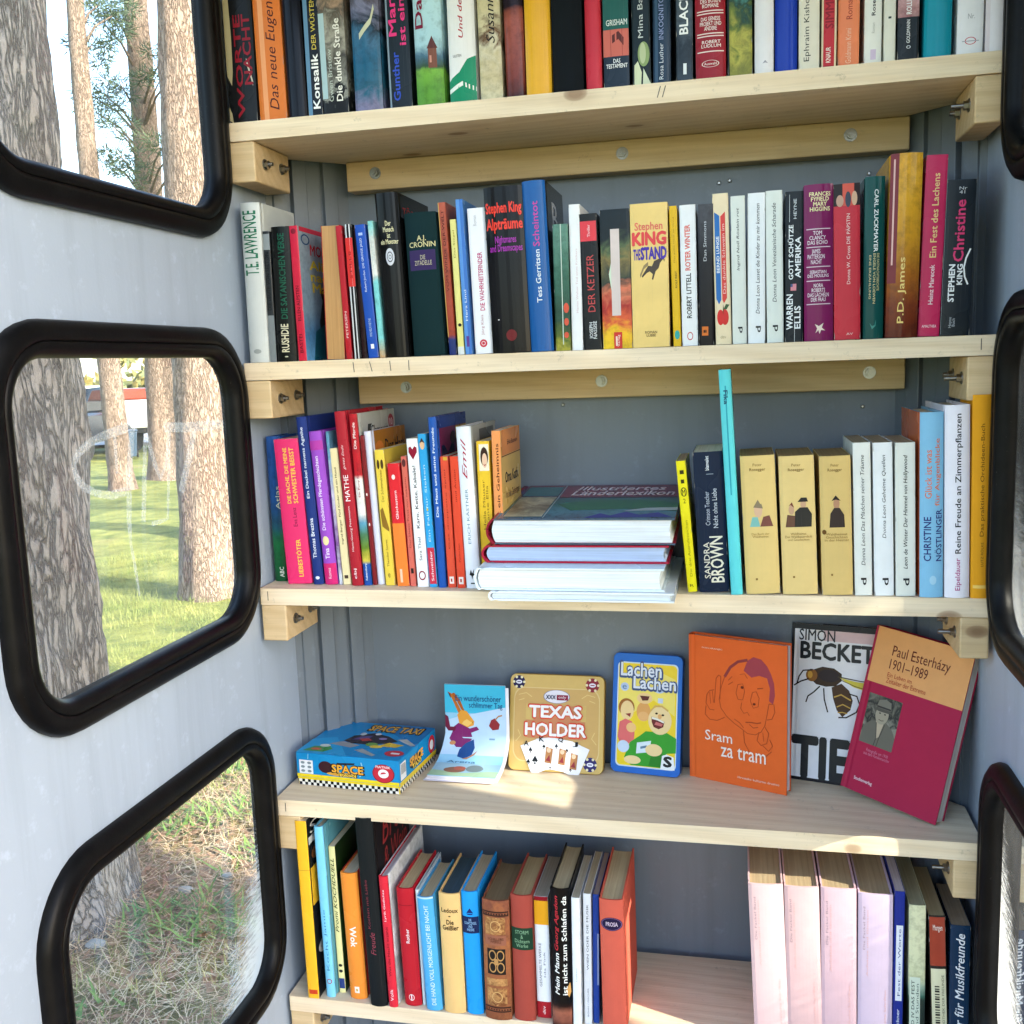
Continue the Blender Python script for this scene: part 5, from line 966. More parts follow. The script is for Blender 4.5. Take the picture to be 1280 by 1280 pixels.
B('E', 584.5, 605, 1263, 576, 1113, 'hb', '#1f9ae8', 'bright blue hardback with navy label and little sailing boat, lowest shelf', [('r', '#12234f', 0, 1, .665, .8), ('p', '#152a66', [(.28, .825), (.72, .825), (.62, .815), (.38, .815)]), ('p', '#152a66', [(.3, .83), (.52, .87), (.72, .83)])], [('DIE\nSCHATZINSEL\nUND\nANDERE', '#9ac4e8', .14, .88, .685, .785)], yf=.006, pg='#b8a98a')
orn = art([(0, '#8a5034'), (.5, '#a8673f'), (1, '#8a4f3a')], 23, .3, 90, kind='m')
gold = art([(0, '#7d4a2a'), (.4, '#c9945a'), (.6, '#8a5530'), (1, '#cf9c60')], 24, .4, 130, kind='m')
B('E', 607, 640, 1269, 602, 1123, 'hb', orn, 'thick ornate brown leather hardback with gold tooling and black panel, lowest shelf', [('r', '#3a2018', .02, .98, v, v + .012) for v in (.065, .1, .87, .9)] + [('r', gold, .12, .86, .72, .86), ('r', gold, .12, .86, .12, .27), ('r', gold, .1, .88, .29, .35), ('r', '#1c1612', .16, .84, .385, .6), ('r', '#9a5f48', .1, .88, .63, .71)]
  + [('o', '#b98a52', .22 + .3 * i, .5 + .3 * i, .4 + .1 * j, .49 + .1 * j, .25) for i in (0, 1) for j in (0, 1)] + [('e', '#b98a52', .42, .58, .465, .52)] + [('o', '#d0a468', .3, .7, .745, .835, .15), ('o', '#d0a468', .3, .7, .15, .24, .15)] + [('r', '#3a2018', .04 + .1 * i, .09 + .1 * i, v, v + .012) for i in range(10) for v in (.083, .885)], [('SCHILLERS\nWERKE', '#6b3a24', .2, .8, .65, .695, 'h', .008)], yf=.0, b=.005, pg='#7d6848', fin='m')
B('E', 643.5, 670, 1266, 638, 1117, 'hb', '#a8493c', 'reddish brown cloth hardback with dark green label, lowest shelf middle', [('r', '#1f3d2a', 0, 1, .57, .745)], [('STORM\n&\nDichtern\nWerke', '#8ab08a', .16, .84, .59, .725)], yf=.004, fin='c', pg='#b39c70')
B('E', 672, 689.5, 1261, 668, 1120, 'pb', '#eef0f4', 'white paperback with red and amber head and red foot, lowest shelf middle', [('r', '#8d1420', 0, 1, .965, 1), ('r', '#eba51f', 0, 1, .77, .965), ('r', '#a81c28', 0, 1, 0, .135)], [('GESAMMELTE WERKE', '#6b7078', .24, .42, .26, .62, 'up'), ('Ida Fink', '#7a7f88', .56, .7, .34, .55, 'up'), ('dtv', '#f0d0d0', .4, .6, .03, .1, 'up', .01)], yf=.012, pg='#a39884')
B('E', 690.5, 715, 1274, 687, 1109, 'hb', art([(0, '#2a1410'), (.06, '#8a5040'), (.14, '#a0604a'), (.2, '#2a1814'), (.24, '#0f0e0e'), (1, '#0b0b0c')], 25, .015, 20, h=.16), 'black hardback with white and red slanted title and skin toned foot, lowest shelf', [('p', '#d8a05a', [(.72, .27), (.95, .33), (1, .26), (.9, .22)])], [('Mein Mann', '#f4f2ea', .2, .42, .24, .54, 'up', .015, .25), ('Georg Agadon', '#c0303a', .2, .44, .56, .95, 'up', .015, .25), ('ist nicht zum Schlafen da', '#f4f2ea', .58, .82, .24, .95, 'up', .015)], yf=-.002, pg='#b9a984')
B('E', 716.5, 727, 1278, 713.5, 1122, 'pb', '#e8ebee', 'white paperback with almost no lettering right of the black slanted title hardback', [], [('Leykam', '#9ab0a8', .4, .6, .36, .46, 'up')], yf=-.002, pg='#bdb59d')
B('E', 730, 740, 1266, 728, 1117, 'pb', '#e4e6ea', 'thin white paperback with grey lettering left of the dark blue one, lowest shelf', [], [('WIEN ODER DIE MUSIK', '#5a5f68', .4, .66, .42, .92, 'up', .01), ('BÖHM / FISCHER', '#6b707a', .4, .62, .06, .28, 'up')], yf=.008, pg='#a89a7c')
B('E', 741, 749, 1262, 740, 1118, 'pb', '#1c3f94', 'thin dark blue paperback left of the salmon hardback, lowest shelf', [('r', '#8a98c0', .7, .95, .3, .7)], yf=.012, pg='#8d7a70')
B('E', 754, None, None, 749, 1123, 'hb', '#d3604c', 'salmon red hardback with dark oval badge, its sunlit side facing the bare patch', [('e', '#241a3c', .04, .96, .77, .87), ('o', '#8a6a9a', .07, .93, .775, .865, .05)], [('PROSA', '#d8c0d0', .26, .76, .805, .835, 'h', .02)], tr=779, yf=-.002, fin='c', pg='#cbb98f', b=.003, d=.15)
for i, (a, b_, bl, ty, lab) in enumerate(((935, 979, 943, 1104, 'left end one of four fat pale pink volumes, beside the bare patch'), (980, 1024, 985, 1107, 'second from left of four fat pale pink volumes'), (1026, 1071, 1027, 1109, 'third from left of four fat pale pink volumes'), (1073, 1117, 1072, 1116, 'right end one of four fat pale pink volumes, beside the thin blue one'))):
    B('E', bl, None, None, a, ty, 'hb', ['#d9b6b6', '#d6b0b0', '#d6b2ba', '#d2bccf'][i], lab, [], [('Die Fackel Band', '#a08a90', .14, .2, .66, .92, 'up'), ('Aufsätze und Glossen', '#dba8a0', .24, .29, .5, .9, 'up'), ('Gesammelte Schriften', '#d8a8a4', .76, .82, .08, .42, 'up')], tr=b_, yf=.004, pg='#b9a27c', b=.002, d=.13, fin='m')
B('E', 1115.5, None, None, 1119.5, 1114, 'pb', '#1f2f8a', 'thin royal blue paperback with white panel, right of the fat pink volumes', [('r', '#e6e8ee', .22, .86, .35, .8)], [('Fest der Worte', '#3a4a8a', .42, .68, .38, .78, 'up'), ('Dieter Bruckner', '#e6e8ee', .36, .64, .02, .3, 'up', .01)], tr=1133, yf=.006, pg='#c4b8ba')
B('E', 1135, None, None, 1136.5, 1131, 'pb', art([(0, '#1c201c'), (.3, '#26302a'), (.55, '#2f3c34'), (.58, '#3f6b5c'), (.66, '#9ab09a'), (.74, '#d0d2a8'), (1, '#d9d8b0')], 26, .02, 25, h=.155), 'paperback with pale misty sky above dark wood picture, lowest shelf right', [('r', '#d2dcc8', .06, .7, .12, .54)], [('BAND IV DAS FEST', '#3a4a44', .18, .36, .14, .52, 'up', .01), ('und Stunden', '#4a5a54', .44, .62, .2, .5, 'up')], tr=1158, yf=.006, pg='#a09a78')
B('E', 1164, None, None, 1160.5, 1144, 'pb', '#2a2622', 'paperback with rust red panel and barcode label, lowest shelf right', [('r', '#a0402c', .04, .96, .66, .99), ('r', '#ddd8b4', .06, .94, .18, .64)] + [('r', '#2a2622', .26, .54, .21 + .018 * k, .21 + .018 * k + (.008 if k % 3 else .013)) for k in range(18)], [('Morgen', '#e8d2c4', .24, .8, .89, .94, 'h', .012), ('BIBLIOTHEK DER FREUNDE', '#5a5644', .68, .82, .2, .6, 'up')], tr=1182, yf=.008, pg='#a8946c')
B('E', 1186, None, None, 1188.5, 1156, 'pb', '#12304d', 'navy paperback with white italic title running up, rightmost on the lowest shelf', [], [('Brevier für Musikfreunde', '#eef0f2', .28, .72, .06, .94, 'up', .01, .25)], tr=1214, yf=.008, pg='#9a8468')

# ------------------------------------------------------------------ things shown face on on the fourth shelf
ZD = ZS[3]
def face_on(A_, yaw, lean, w, h, t, col, lab, kind='hb', deco=(), text=(), lift=.0005, dip=0., **kw):
    """a book standing with its front cover towards the viewer: A_ = foot of the spine edge"""
    r = make_book(t, w, h, kind, kw.pop('spine', col), label=lab, side=col, sdeco=deco, stext=text, **kw)
    e = Vector((math.cos(yaw) * math.cos(dip), math.sin(yaw) * math.cos(dip), -math.sin(dip))); nb = Vector((-math.sin(yaw), math.cos(yaw), 0)); u0 = e.cross(nb); u0 *= 1 if u0.z > 0 else -1
    up = nb * math.sin(lean) + u0 * math.cos(lean); X = -(nb * math.cos(lean) - u0 * math.sin(lean))
    o = Vector(A_) - X * t + Vector((0, 0, lift))
    r.matrix_world = Matrix(((X.x, e.x, up.x, o.x), (X.y, e.y, up.y, o.y), (X.z, e.z, up.z, o.z), (0, 0, 0, 1)))
    return r
BR = '#a5451f'
asp = .214 / .145
hair = [('p', '#a0404a', [(.56, .80), (.60, .87), (.66, .90), (.74, .89), (.80, .85), (.84, .80), (.87, .74), (.88, .66), (.86, .60), (.82, .62), (.83, .70), (.80, .77), (.72, .78), (.64, .76)]),
        ('l', '#8d3a3a', [(.36, .74), (.42, .81), (.5, .855), (.6, .875)], .028, asp)]
man = hair + [('l', BR, p, w, asp) for p, w in (
    ([(.36, .74), (.32, .66), (.30, .58), (.32, .52), (.38, .47), (.46, .43), (.54, .40), (.6, .375), (.68, .375), (.74, .40), (.78, .45)], .007),
    ([(.82, .60), (.80, .52), (.78, .45)], .007), ([(.82, .6), (.87, .6), (.88, .55), (.85, .5), (.80, .49)], .008),
    ([(.5, .7), (.48, .64), (.5, .6), (.55, .6), (.57, .66), (.55, .71), (.5, .7)], .007), ([(.65, .66), (.63, .6), (.66, .555), (.71, .57), (.72, .63), (.69, .67), (.65, .66)], .007),
    ([(.52, .77), (.57, .78), (.6, .75)], .006), ([(.70, .69), (.76, .7)], .01), ([(.54, .58), (.53, .54), (.56, .51), (.6, .52), (.62, .5)], .006),
    ([(.58, .45), (.64, .455), (.7, .455), (.74, .465)], .012), ([(.62, .44), (.66, .42), (.71, .43)], .008), ([(.46, .46), (.52, .44), (.56, .41)], .006),
    ([(.27, .72), (.25, .55)], .007), ([(.32, .74), (.31, .58)], .007), ([(.27, .72), (.295, .745), (.32, .74)], .007),
    ([(.25, .64), (.2, .63), (.17, .6), (.16, .54), (.2, .5), (.25, .5)], .007), ([(.2, .62), (.21, .54)], .005), ([(.23, .63), (.24, .55)], .005),
    ([(.16, .52), (.15, .46), (.2, .43), (.28, .43), (.36, .46)], .007), ([(.56, .39), (.57, .31), (.62, .25), (.7, .225), (.79, .24), (.85, .28)], .007),
    ([(.72, .4), (.70, .34), (.74, .31), (.8, .33), (.82, .4), (.78, .44)], .007), ([(.76, .4), (.77, .34)], .005), ([(.76, .31), (.82, .28), (.86, .32), (.83, .36)], .007), ([(.4, .72), (.44, .75)], .006), ([(.4, .69), (.45, .715)], .006))]
man += [('e', '#6b2a14', .53, .56, .675, .695), ('e', '#6b2a14', .655, .685, .575, .592)]
face_on((.5833, .163, ZD), RAD(-21), RAD(.5), .1452, .214, .019, '#e2652a', 'orange hardback standing face on with a line drawing of a gesturing man, fourth shelf', spine='#d9602a', back='#a84a2c', pg='#e6dfe6', b=.0015, fin='m', fe=.0012,
        deco=man, text=[('Sram', '#f3e3d8', .15, .44, .285, .355, 'h', .004), ('za tram', '#f3e3d8', .32, .79, .185, .265, 'h', .004), ('IVAN HRANJEC', '#f0cdb8', .12, .34, .915, .928, 'h', .004), ('Hrvatsko kulturno drustvo', '#f0cdb8', .5, .93, .055, .072)])
wasp = [('p', '#3a2418', [(.16, .66), (.2, .71), (.3, .735), (.42, .73), (.5, .70), (.5, .655), (.44, .62), (.34, .61), (.24, .62)]), ('e', '#8d5a24', .13, .25, .635, .715), ('e', '#2a1a24', .26, .48, .64, .72), ('e', '#d09a3a', .15, .2, .655, .7),
        ('p', '#4a3020', [(.4, .61), (.5, .64), (.58, .6), (.62, .54), (.6, .48), (.52, .43), (.46, .47), (.42, .54)]), ('l', '#c9a04a', [(.43, .55), (.5, .57), (.6, .54)], .014, 1.6), ('l', '#c9a04a', [(.46, .49), (.52, .51), (.6, .49)], .012, 1.6), ('l', '#c9a04a', [(.47, .455), (.52, .46), (.57, .455)], .01, 1.6),
        ('p', '#d9c84a', [(.48, .675), (.64, .66), (.82, .655), (.98, .66), (.98, .62), (.8, .6), (.62, .625)]), ('l', '#4a3a24', [(.46, .68), (.7, .665), (.98, .665)], .01, 1.6), ('l', '#6b5a2c', [(.5, .66), (.64, .63), (.8, .61)], .008, 1.6)]
wasp += [('l', '#2a1c18', p, .014, 1.6) for p in ([(.2, .71), (.1, .70), (.06, .66), (.04, .61)], [(.16, .65), (.08, .63), (.01, .6)], [(.28, .61), (.22, .57), (.16, .54), (.14, .5)], [(.32, .6), (.33, .53), (.37, .45)], [(.58, .58), (.66, .57), (.69, .52), (.66, .47), (.56, .43), (.48, .425)])]
face_on((.7225, .1740, ZD), RAD(-14), RAD(9), .1384, .226, .018, '#ecebf0', 'white hardback standing face on with a large wasp picture and black capitals, fourth shelf', spine='#1a1a1e', pg='#cfc9c0', b=.001,
        deco=[('r', '#1a1a1e', 0, 1, .965, 1), ('r', '#d9bcc0', .3, 1, .9, .965), ('r', '#1c1a20', 0, 1, 0, .02)] + wasp, text=[('SIMON', '#26282e', .05, .42, .895, .965, 'h', .01), ('BECKETT', '#26282e', .07, .95, .78, .885, 'h', .03), ('TIEF', '#24262c', .02, .80, .03, .275, 'h', .04)])
photo = [('r', art([(0, '#4a4a44'), (.4, '#8d8a7c'), (.6, '#2f302e'), (1, '#a09c8a')], 30, .3, 50, kind='m'), .06, .42, .30, .60), ('p', '#6b675c', [(.06, .30), (.07, .40), (.14, .44), (.22, .455), (.30, .455), (.38, .42), (.42, .38), (.42, .30)]), ('p', '#b8a890', [(.19, .455), (.24, .475), (.28, .455), (.255, .36), (.23, .345)]),
         ('e', '#a09884', .17, .31, .435, .545), ('p', '#57544c', [(.13, .515), (.2, .53), (.3, .53), (.35, .515), (.3, .51), (.2, .508)]), ('p', '#7a766a', [(.165, .528), (.18, .575), (.25, .588), (.31, .575), (.325, .528)]), ('r', '#3a3834', .17, .32, .53, .54), ('e', '#2f2c28', .205, .225, .495, .503), ('e', '#2f2c28', .26, .28, .495, .503), ('l', '#4a423a', [(.215, .462), (.245, .457), (.27, .462)], .006, 1.6), ('l', '#4a4640', [(.2, .44), (.23, .35), (.22, .30)], .008, 1.6), ('l', '#4a4640', [(.29, .44), (.26, .35), (.25, .30)], .008, 1.6)]
face_on((.7912, .1230, -.2985), RAD(-37), RAD(13.5), .138, .229, .024, '#a81f44', 'wine red and apricot hardback leaning in the corner, with an old photo on it', spine='#a01c40', pg='#d8cfc6', b=.001, fin='m', lift=.0025, dip=RAD(5.5), fe=.0015,
        deco=[('r', '#e3a467', 0, 1.0, .665, 1.0)] + photo, text=[('Paul Esterházy', '#6b3424', .2, .8, .83, .91, 'h', .002), ('1901–1989', '#6b3424', .2, .6, .77, .83, 'h', .002), ('Ein Leben im', '#b04a34', .2, .46, .722, .748), ('Zeitalter der Extreme', '#b04a34', .2, .62, .685, .715), ('Fotografie um 1930\naus dem Familienarchiv', '#d8809a', .14, .42, .235, .275), ('Studienverlag', '#eed3da', .1, .3, .065, .09, 'h', .012)])

# ---- game tins
def tin(c0, yaw, lean, w, h, t, r, body, lab, face, name):
    """flat tin with rounded corners, lid front; local x across, z up, front at y = 0"""
    root = empty(name); tag(root, lab, 'game tin', 'games on the fourth shelf')
    def lp(ins, y): return [(a, y, b) for a, b in rrect(ins, w - ins, ins, h - ins, max(r - ins, .002), 7)]
    def loft(rows, nm):
        mb = MB(); n_ = len(rows[0])
        for q in rows: mb.v += q
        for i in range(len(rows) - 1):
            for j in range(n_): mb.f.append([i * n_ + j, i * n_ + (j + 1) % n_, (i + 1) * n_ + (j + 1) % n_, (i + 1) * n_ + j]); mb.m.append(0); mb.sm.append(True)
        for q in (0, len(rows) - 1): mb.f.append([q * n_ + j for j in range(n_)]); mb.m.append(0); mb.sm.append(True)
        return mb.build(nm, body, root, 45)
    lid = loft([lp(.0025, .0), lp(.0012, .0004), lp(.0003, .0014), lp(0, .003), lp(0, t * .55), lp(.0006, t * .55 + .0004)], 'lid')
    loft([lp(.0012, t * .55 + .0008), lp(.0012, t - .003), lp(.0025, t)], 'base')
    f = lambda u, v, o: (u * w, -o, v * h)
    P = Print()
    for d in face[0]: vs, fs = shape(d); P.put(f, vs, fs, mat_of(d[1], 'k'))
    o = P.build('lid_print', lid)
    L = Print(); L.lay = P.lay + 1
    for q in face[1]: write(L, f, q, 'k')
    L.build('lid_lettering', lid)
    e = Vector((math.cos(yaw), math.sin(yaw), 0)); nb = Vector((-e.y, e.x, 0)); up = nb * math.sin(lean) + Vector((0, 0, math.cos(lean))); Yl = nb * math.cos(lean) - Vector((0, 0, math.sin(lean)))
    o = Vector(c0)
    root.matrix_world = Matrix(((e.x, Yl.x, up.x, o.x), (e.y, Yl.y, up.y, o.y), (e.z, Yl.z, up.z, o.z), (0, 0, 0, 1)))
    return root
def rr2(u0, u1, v0, v1, ru, rv): return [(a, b) for a, b in [((u1 - ru) + ru * math.cos(RAD(q)), (v1 - rv) + rv * math.sin(RAD(q))) for q in range(0, 91, 15)] + [((u0 + ru) + ru * math.cos(RAD(q)), (v1 - rv) + rv * math.sin(RAD(q))) for q in range(90, 181, 15)]
                                                  + [((u0 + ru) + ru * math.cos(RAD(q)), (v0 + rv) + rv * math.sin(RAD(q))) for q in range(180, 271, 15)] + [((u1 - ru) + ru * math.cos(RAD(q)), (v0 + rv) + rv * math.sin(RAD(q))) for q in range(270, 361, 15)]]
def chip(u, v, r, c): return [('e', c, u - r, u + r, v - r * 1.03, v + r * 1.03)] + [('e', '#e6d9b0', u + r * .84 * math.cos(a) - .013, u + r * .84 * math.cos(a) + .013, v + r * .86 * math.sin(a) - .013, v + r * .86 * math.sin(a) + .013) for a in [k * 1.0472 for k in range(6)]] + [('e', '#e4dfec', u - r * .5, u + r * .5, v - r * .3, v + r * .3), ('r', c, u - r * .3, u + r * .3, v - r * .07, v + r * .07)]
def card(cx, cz, ang, w=.2, h=.32):
    a = RAD(ang); q = [(-w / 2, -h / 2), (w / 2, -h / 2), (w / 2, h / 2), (-w / 2, h / 2)]
    return ('p', '#f2eff2', [(cx + x * math.cos(a) - y * math.sin(a), cz + x * math.sin(a) + y * math.cos(a)) for x, y in q])
gold1, gold2 = '#d2b066', '#b8893c'
tf = [('p', gold1, rr2(.01, .99, .01, .99, .06, .06)), ('p', '#dcbf80', rr2(.05, .95, .1, .86, .1, .12)), ('p', '#cda562', rr2(.06, .94, .11, .85, .1, .12))]
tf += [('l', '#dfc07a', p, .008) for p in ([(.08, .3), (.13, .36), (.1, .42)], [(.92, .3), (.87, .36), (.9, .42)], [(.1, .78), (.18, .8), (.24, .76)], [(.9, .78), (.82, .8), (.76, .76)], [(.1, .72), (.16, .74)], [(.9, .72), (.84, .74)])]
tf += [('p', '#cf8658', rr2(.18, .80, .34, .68, .03, .03)), ('p', gold1, rr2(.18, .26, .525, .69, .005, .005)), ('p', gold1, rr2(.755, .81, .525, .69, .005, .005))]
tf += [('e', '#e6e0ea', .36, .64, .70, .84), ('o', '#7a7a8a', .36, .64, .70, .84, .06), ('r', '#8d1f3a', .5, .62, .735, .79)]
tf += chip(.1, .91, .065, '#2a1f4a') + chip(.87, .9, .07, '#8d2a34') + chip(.86, .1, .07, '#332a66')
tf += [card(.29, .15, 24), card(.42, .19, 8), card(.56, .18, -8), card(.7, .14, -22)]
sp = lambda u, v, s, c='#17181c': [('p', c, [(u, v + s), (u + s * .7, v - s * .2), (u + s * .35, v - s * .5), (u + s * .08, v - s * .25), (u + s * .2, v - s), (u - s * .2, v - s), (u - s * .08, v - s * .25), (u - s * .35, v - s * .5), (u - s * .7, v - s * .2)])]
for (u, v, s) in ((.24, .22, .03), (.29, .12, .045), (.22, .1, .03), (.38, .26, .025), (.51, .27, .025), (.62, .23, .022), (.66, .04, .02), (.45, .05, .015)): tf += sp(u, v, s)
for (u, v) in ((.43, .18), (.57, .17), (.69, .13)):
    tf += [('p', '#b07a4a', [(u - .04, v - .08), (u + .03, v - .09), (u + .045, v + .06), (u - .025, v + .08)]), ('e', '#e0c0a0', u - .02, u + .025, v + .02, v + .07), ('p', '#8d2f34', [(u - .03, v - .06), (u + .02, v - .07), (u + .01, v - .0)])]
tt = [('TEXAS', '#d8492c', .215, .765, .55, .68, 'h', .075), ('HOLDER', '#d8492c', .175, .815, .365, .50, 'h', .075), ('TEXAS', '#f4f0ee', .222, .758, .557, .673, 'h', .035), ('HOLDER', '#f4f0ee', .182, .808, .372, .493, 'h', .035),
      ('XXX', '#1d2348', .39, .49, .745, .785, 'h', .03), ('only', '#f0d9de', .52, .6, .745, .78), ('A', '#17181c', .17, .22, .26, .31, 'h', .02), ('K', '#17181c', .33, .38, .31, .36, 'h', .02), ('Q', '#17181c', .53, .58, .31, .36, 'h', .02), ('J', '#17181c', .68, .73, .27, .32, 'h', .02)]
tinmat = lambda c: plain('tin_' + c.lstrip('#'), lin(c), .28, .6, 80, .08, .05)
q0 = at_y(634, 957, .148); q1 = at_y(760, 962, .147); q2 = at_y(643, 834, .186)
tin((q0[0], .148, ZD + .0008 + .0), RAD(-1), RAD(16), .147, .146, .019, .012, tinmat('#b08a3a'), 'square gold tin of a card game with playing cards fanned on its lid', (tf, tt), 'card_game_tin')
lf = [('p', '#1f66c0', rr2(.01, .99, .005, .995, .08, .05)), ('p', '#cfe0ea', rr2(.075, .935, .055, .925, .06, .04)), ('p', '#f0cf2a', rr2(.09, .92, .065, .915, .06, .04)), ('p', '#f2dc6a', [(.1, .4), (.3, .5), (.6, .62), (.9, .5), (.9, .8), (.5, .9), (.1, .8)]),
      ('e', '#b9c9e6', .12, .24, .68, .75), ('e', '#b9c9e6', .6, .75, .68, .74), ('r', '#c9d3ea', .66, .73, .6, .64)]
lf += [('e', '#a0601f', .1, .33, .47, .62), ('e', '#f0cf94', .13, .32, .44, .6), ('p', '#e06a6a', [(.1, .3), (.12, .42), (.2, .45), (.3, .43), (.34, .34), (.33, .24), (.12, .26)]), ('p', '#8d2f28', [(.2, .49), (.28, .5), (.27, .465)]), ('e', '#f0c080', .22, .36, .34, .42),
       ('e', '#e0a25a', .36, .56, .44, .6), ('e', '#efc88a', .36, .58, .585, .675), ('p', '#5a1f1a', [(.4, .65), (.54, .65), (.52, .615), (.44, .61)]), ('e', '#e8b070', .38, .54, .44, .52),
       ('p', '#2f9a2a', [(.2, .13), (.28, .26), (.42, .32), (.5, .36), (.8, .36), (.93, .32), (.93, .2), (.8, .19), (.76, .07), (.3, .07)]), ('p', '#1f7d22', [(.55, .08), (.6, .2), (.74, .22), (.76, .07)]),
       ('e', '#efd29a', .53, .86, .34, .57), ('l', '#d8ac5a', [(.56, .53), (.62, .572), (.72, .575), (.81, .54)], .016), ('p', '#6b1f20', [(.575, .485), (.66, .475), (.76, .45), (.745, .405), (.68, .385), (.61, .40), (.58, .44)]), ('p', '#efe8dc', [(.58, .483), (.66, .474), (.755, .45), (.75, .437), (.66, .458), (.583, .466)]), ('p', '#c96a6a', [(.62, .42), (.72, .41), (.74, .43), (.64, .445)]), ('e', '#3a2414', .625, .665, .505, .522), ('e', '#3a2414', .715, .755, .495, .512), ('e', '#e0a868', .665, .72, .47, .51),
       ('p', '#d8e6f0', [(.38, .26), (.58, .285), (.56, .19), (.37, .17)]), ('l', '#5a7a9a', [(.43, .22), (.52, .235)], .02), ('e', '#efd29a', .5, .74, .16, .26), ('e', '#efd29a', .2, .44, .08, .15), ('p', '#eef0f0', [(.72, .06), (.74, .17), (.8, .185), (.9, .165), (.92, .06)]), ('e', '#c9d9ee', .1, .27, .17, .27)]
lt = [('Lachen', '#3f4f7a', .115, .71, .80, .925, 'h', .07), ('Lachen', '#dfe4ee', .125, .70, .81, .918, 'h', .02), ('Lachen', '#3f4f7a', .30, .915, .70, .815, 'h', .07), ('Lachen', '#dfe4ee', .31, .905, .71, .808, 'h', .02), ('S', '#20242c', .77, .87, .085, .165, 'h', .05), ('e', '#5a7a9a', .15, .21, .695, .73)]
q0 = at_y(761, 963, .168)
tin((q0[0] + .002, .164, ZD + .0008), RAD(-7.7), RAD(12), .106, .178, .024, .010, tinmat('#1f5cb0'), 'upright blue rimmed tin with yellow lid showing laughing cartoon people', (lf, lt), 'laughing_game_tin')

# ---- game box with a chequered rim
bx = empty('game_box', (.012, .054, ZD + .0006), (0, 0, RAD(-5.5))); tag(bx, 'flat bright blue game box with chequered rim, at the left end of its shelf', 'board game', 'games on the fourth shelf')
BW, BD, BH = .167, .138, .051
BLUE = '#1487c4'
mb = MB(); mb.box((0, 0, .0125), (BW, BD, BH)); lid = mb.build('lid', ink(BLUE, 'g'), bx, bevel=.0012)
mb = MB(); mb.box((.0012, .0012, 0), (BW - .0012, BD - .0012, .0123)); tray = mb.build('tray', ink('#e0c41f', 'g'), bx, bevel=.001)
fF = lambda u, v, o: (u * BW, -o, v * BH); fR = lambda u, v, o: (BW + o, u * BD, v * BH); fT = lambda u, v, o: (u * BW, v * BD, BH + o)
def on(fm, items, texts, nm, par):
    P = Print()
    for d in items: vs, fs = shape(d); P.put(fm, vs, fs, mat_of(d[1], 'g'))
    P.build(nm + '_print', par); L = Print(); L.lay = P.lay + 1
    for q in texts: write(L, fm, q, 'g')
    L.build(nm + '_lettering', par)
chk = lambda n_: [('r', '#eceae4', .008, .992, .01, .2)] + [('r', '#14161a', .01 + .98 * (i + (j % 2) * .5) / n_, .01 + .98 * (i + .5 + (j % 2) * .5) / n_, .015 + .09 * j, .105 + .09 * j) for i in range(n_) for j in (0, 1)]
yb = [('r', '#e6cc22', .004, .996, .2, .335)]
fTray = lambda u, v, o: (.0012 + u * (BW - .0024), .0012 - o, v * BH); fTrayR = lambda u, v, o: (BW - .0012 + o, .0012 + u * (BD - .0024), v * BH)
on(fTray, [(*q[:4], q[4] * .98, q[5] * .98) for q in chk(17)] + [('r', '#e6cc22', .002, .998, .198, .26)], [], 'rim', tray)
on(fTrayR, chk(15) + [('r', '#e6cc22', .002, .998, .2, .26)], [], 'rim', tray)
sq = [('r', '#e4e9ee', .03, .165, .37, .78)] + [('e', '#7a8a94', .045 + .065 * i, .085 + .065 * i, .41 + .125 * j, .49 + .125 * j) for i in (0, 1) for j in (0, 1, 2)]
on(fF, [('r', '#e6cc22', .004, .996, .27, .36)] + sq + [('e', '#3a1c24', .22, .36, .44, .8), ('e', '#d8a03a', .3, .6, .38, .5), ('p', '#20242c', [(.4, .78), (.58, .82), (.57, .76), (.41, .72)]), ('e', '#c02a3c', .745, .955, .31, .87), ('o', '#7d1428', .745, .955, .31, .87, .08), ('e', '#eef0f4', .8, .9, .46, .72), ('p', '#c02a3c', [(.82, .56), (.88, .6), (.86, .64), (.83, .62)]), ('l', '#8ac4e0', [(.62, .42), (.66, .62), (.64, .86)], .012), ('l', '#8ac4e0', [(.12, .82), (.125, .98)], .008)],
   [('SPACE', '#201a14', .345, .665, .49, .73, 'h', .08), ('SPACE', '#e8a83a', .355, .655, .50, .72, 'h', .03), ('TAXI', '#201a14', .405, .59, .385, .47, 'h', .08), ('TAXI', '#e8c84a', .41, .585, .39, .465, 'h', .03), ('PIATNIK', '#f0d0d4', .78, .92, .75, .82, 'h', .02)], 'front', lid)
on(fR, [('r', '#e6cc22', .004, .996, .27, .345), ('r', '#e6e9ee', .03, .17, .38, .88)] + [('r', '#2a2e34', .05 + .016 * k, .05 + .016 * k + .008, .55, .84) for k in range(7)] + [('e', '#20282c', .26, .6, .4, .78), ('e', '#c02a3c', .78, .96, .35, .9), ('e', '#eef0f4', .82, .92, .46, .76)],
   [('SPACE', '#e8a83a', .27, .62, .56, .78, 'h', .05), ('TAXI', '#e8c84a', .33, .56, .42, .54, 'h', .05)], 'side', lid)
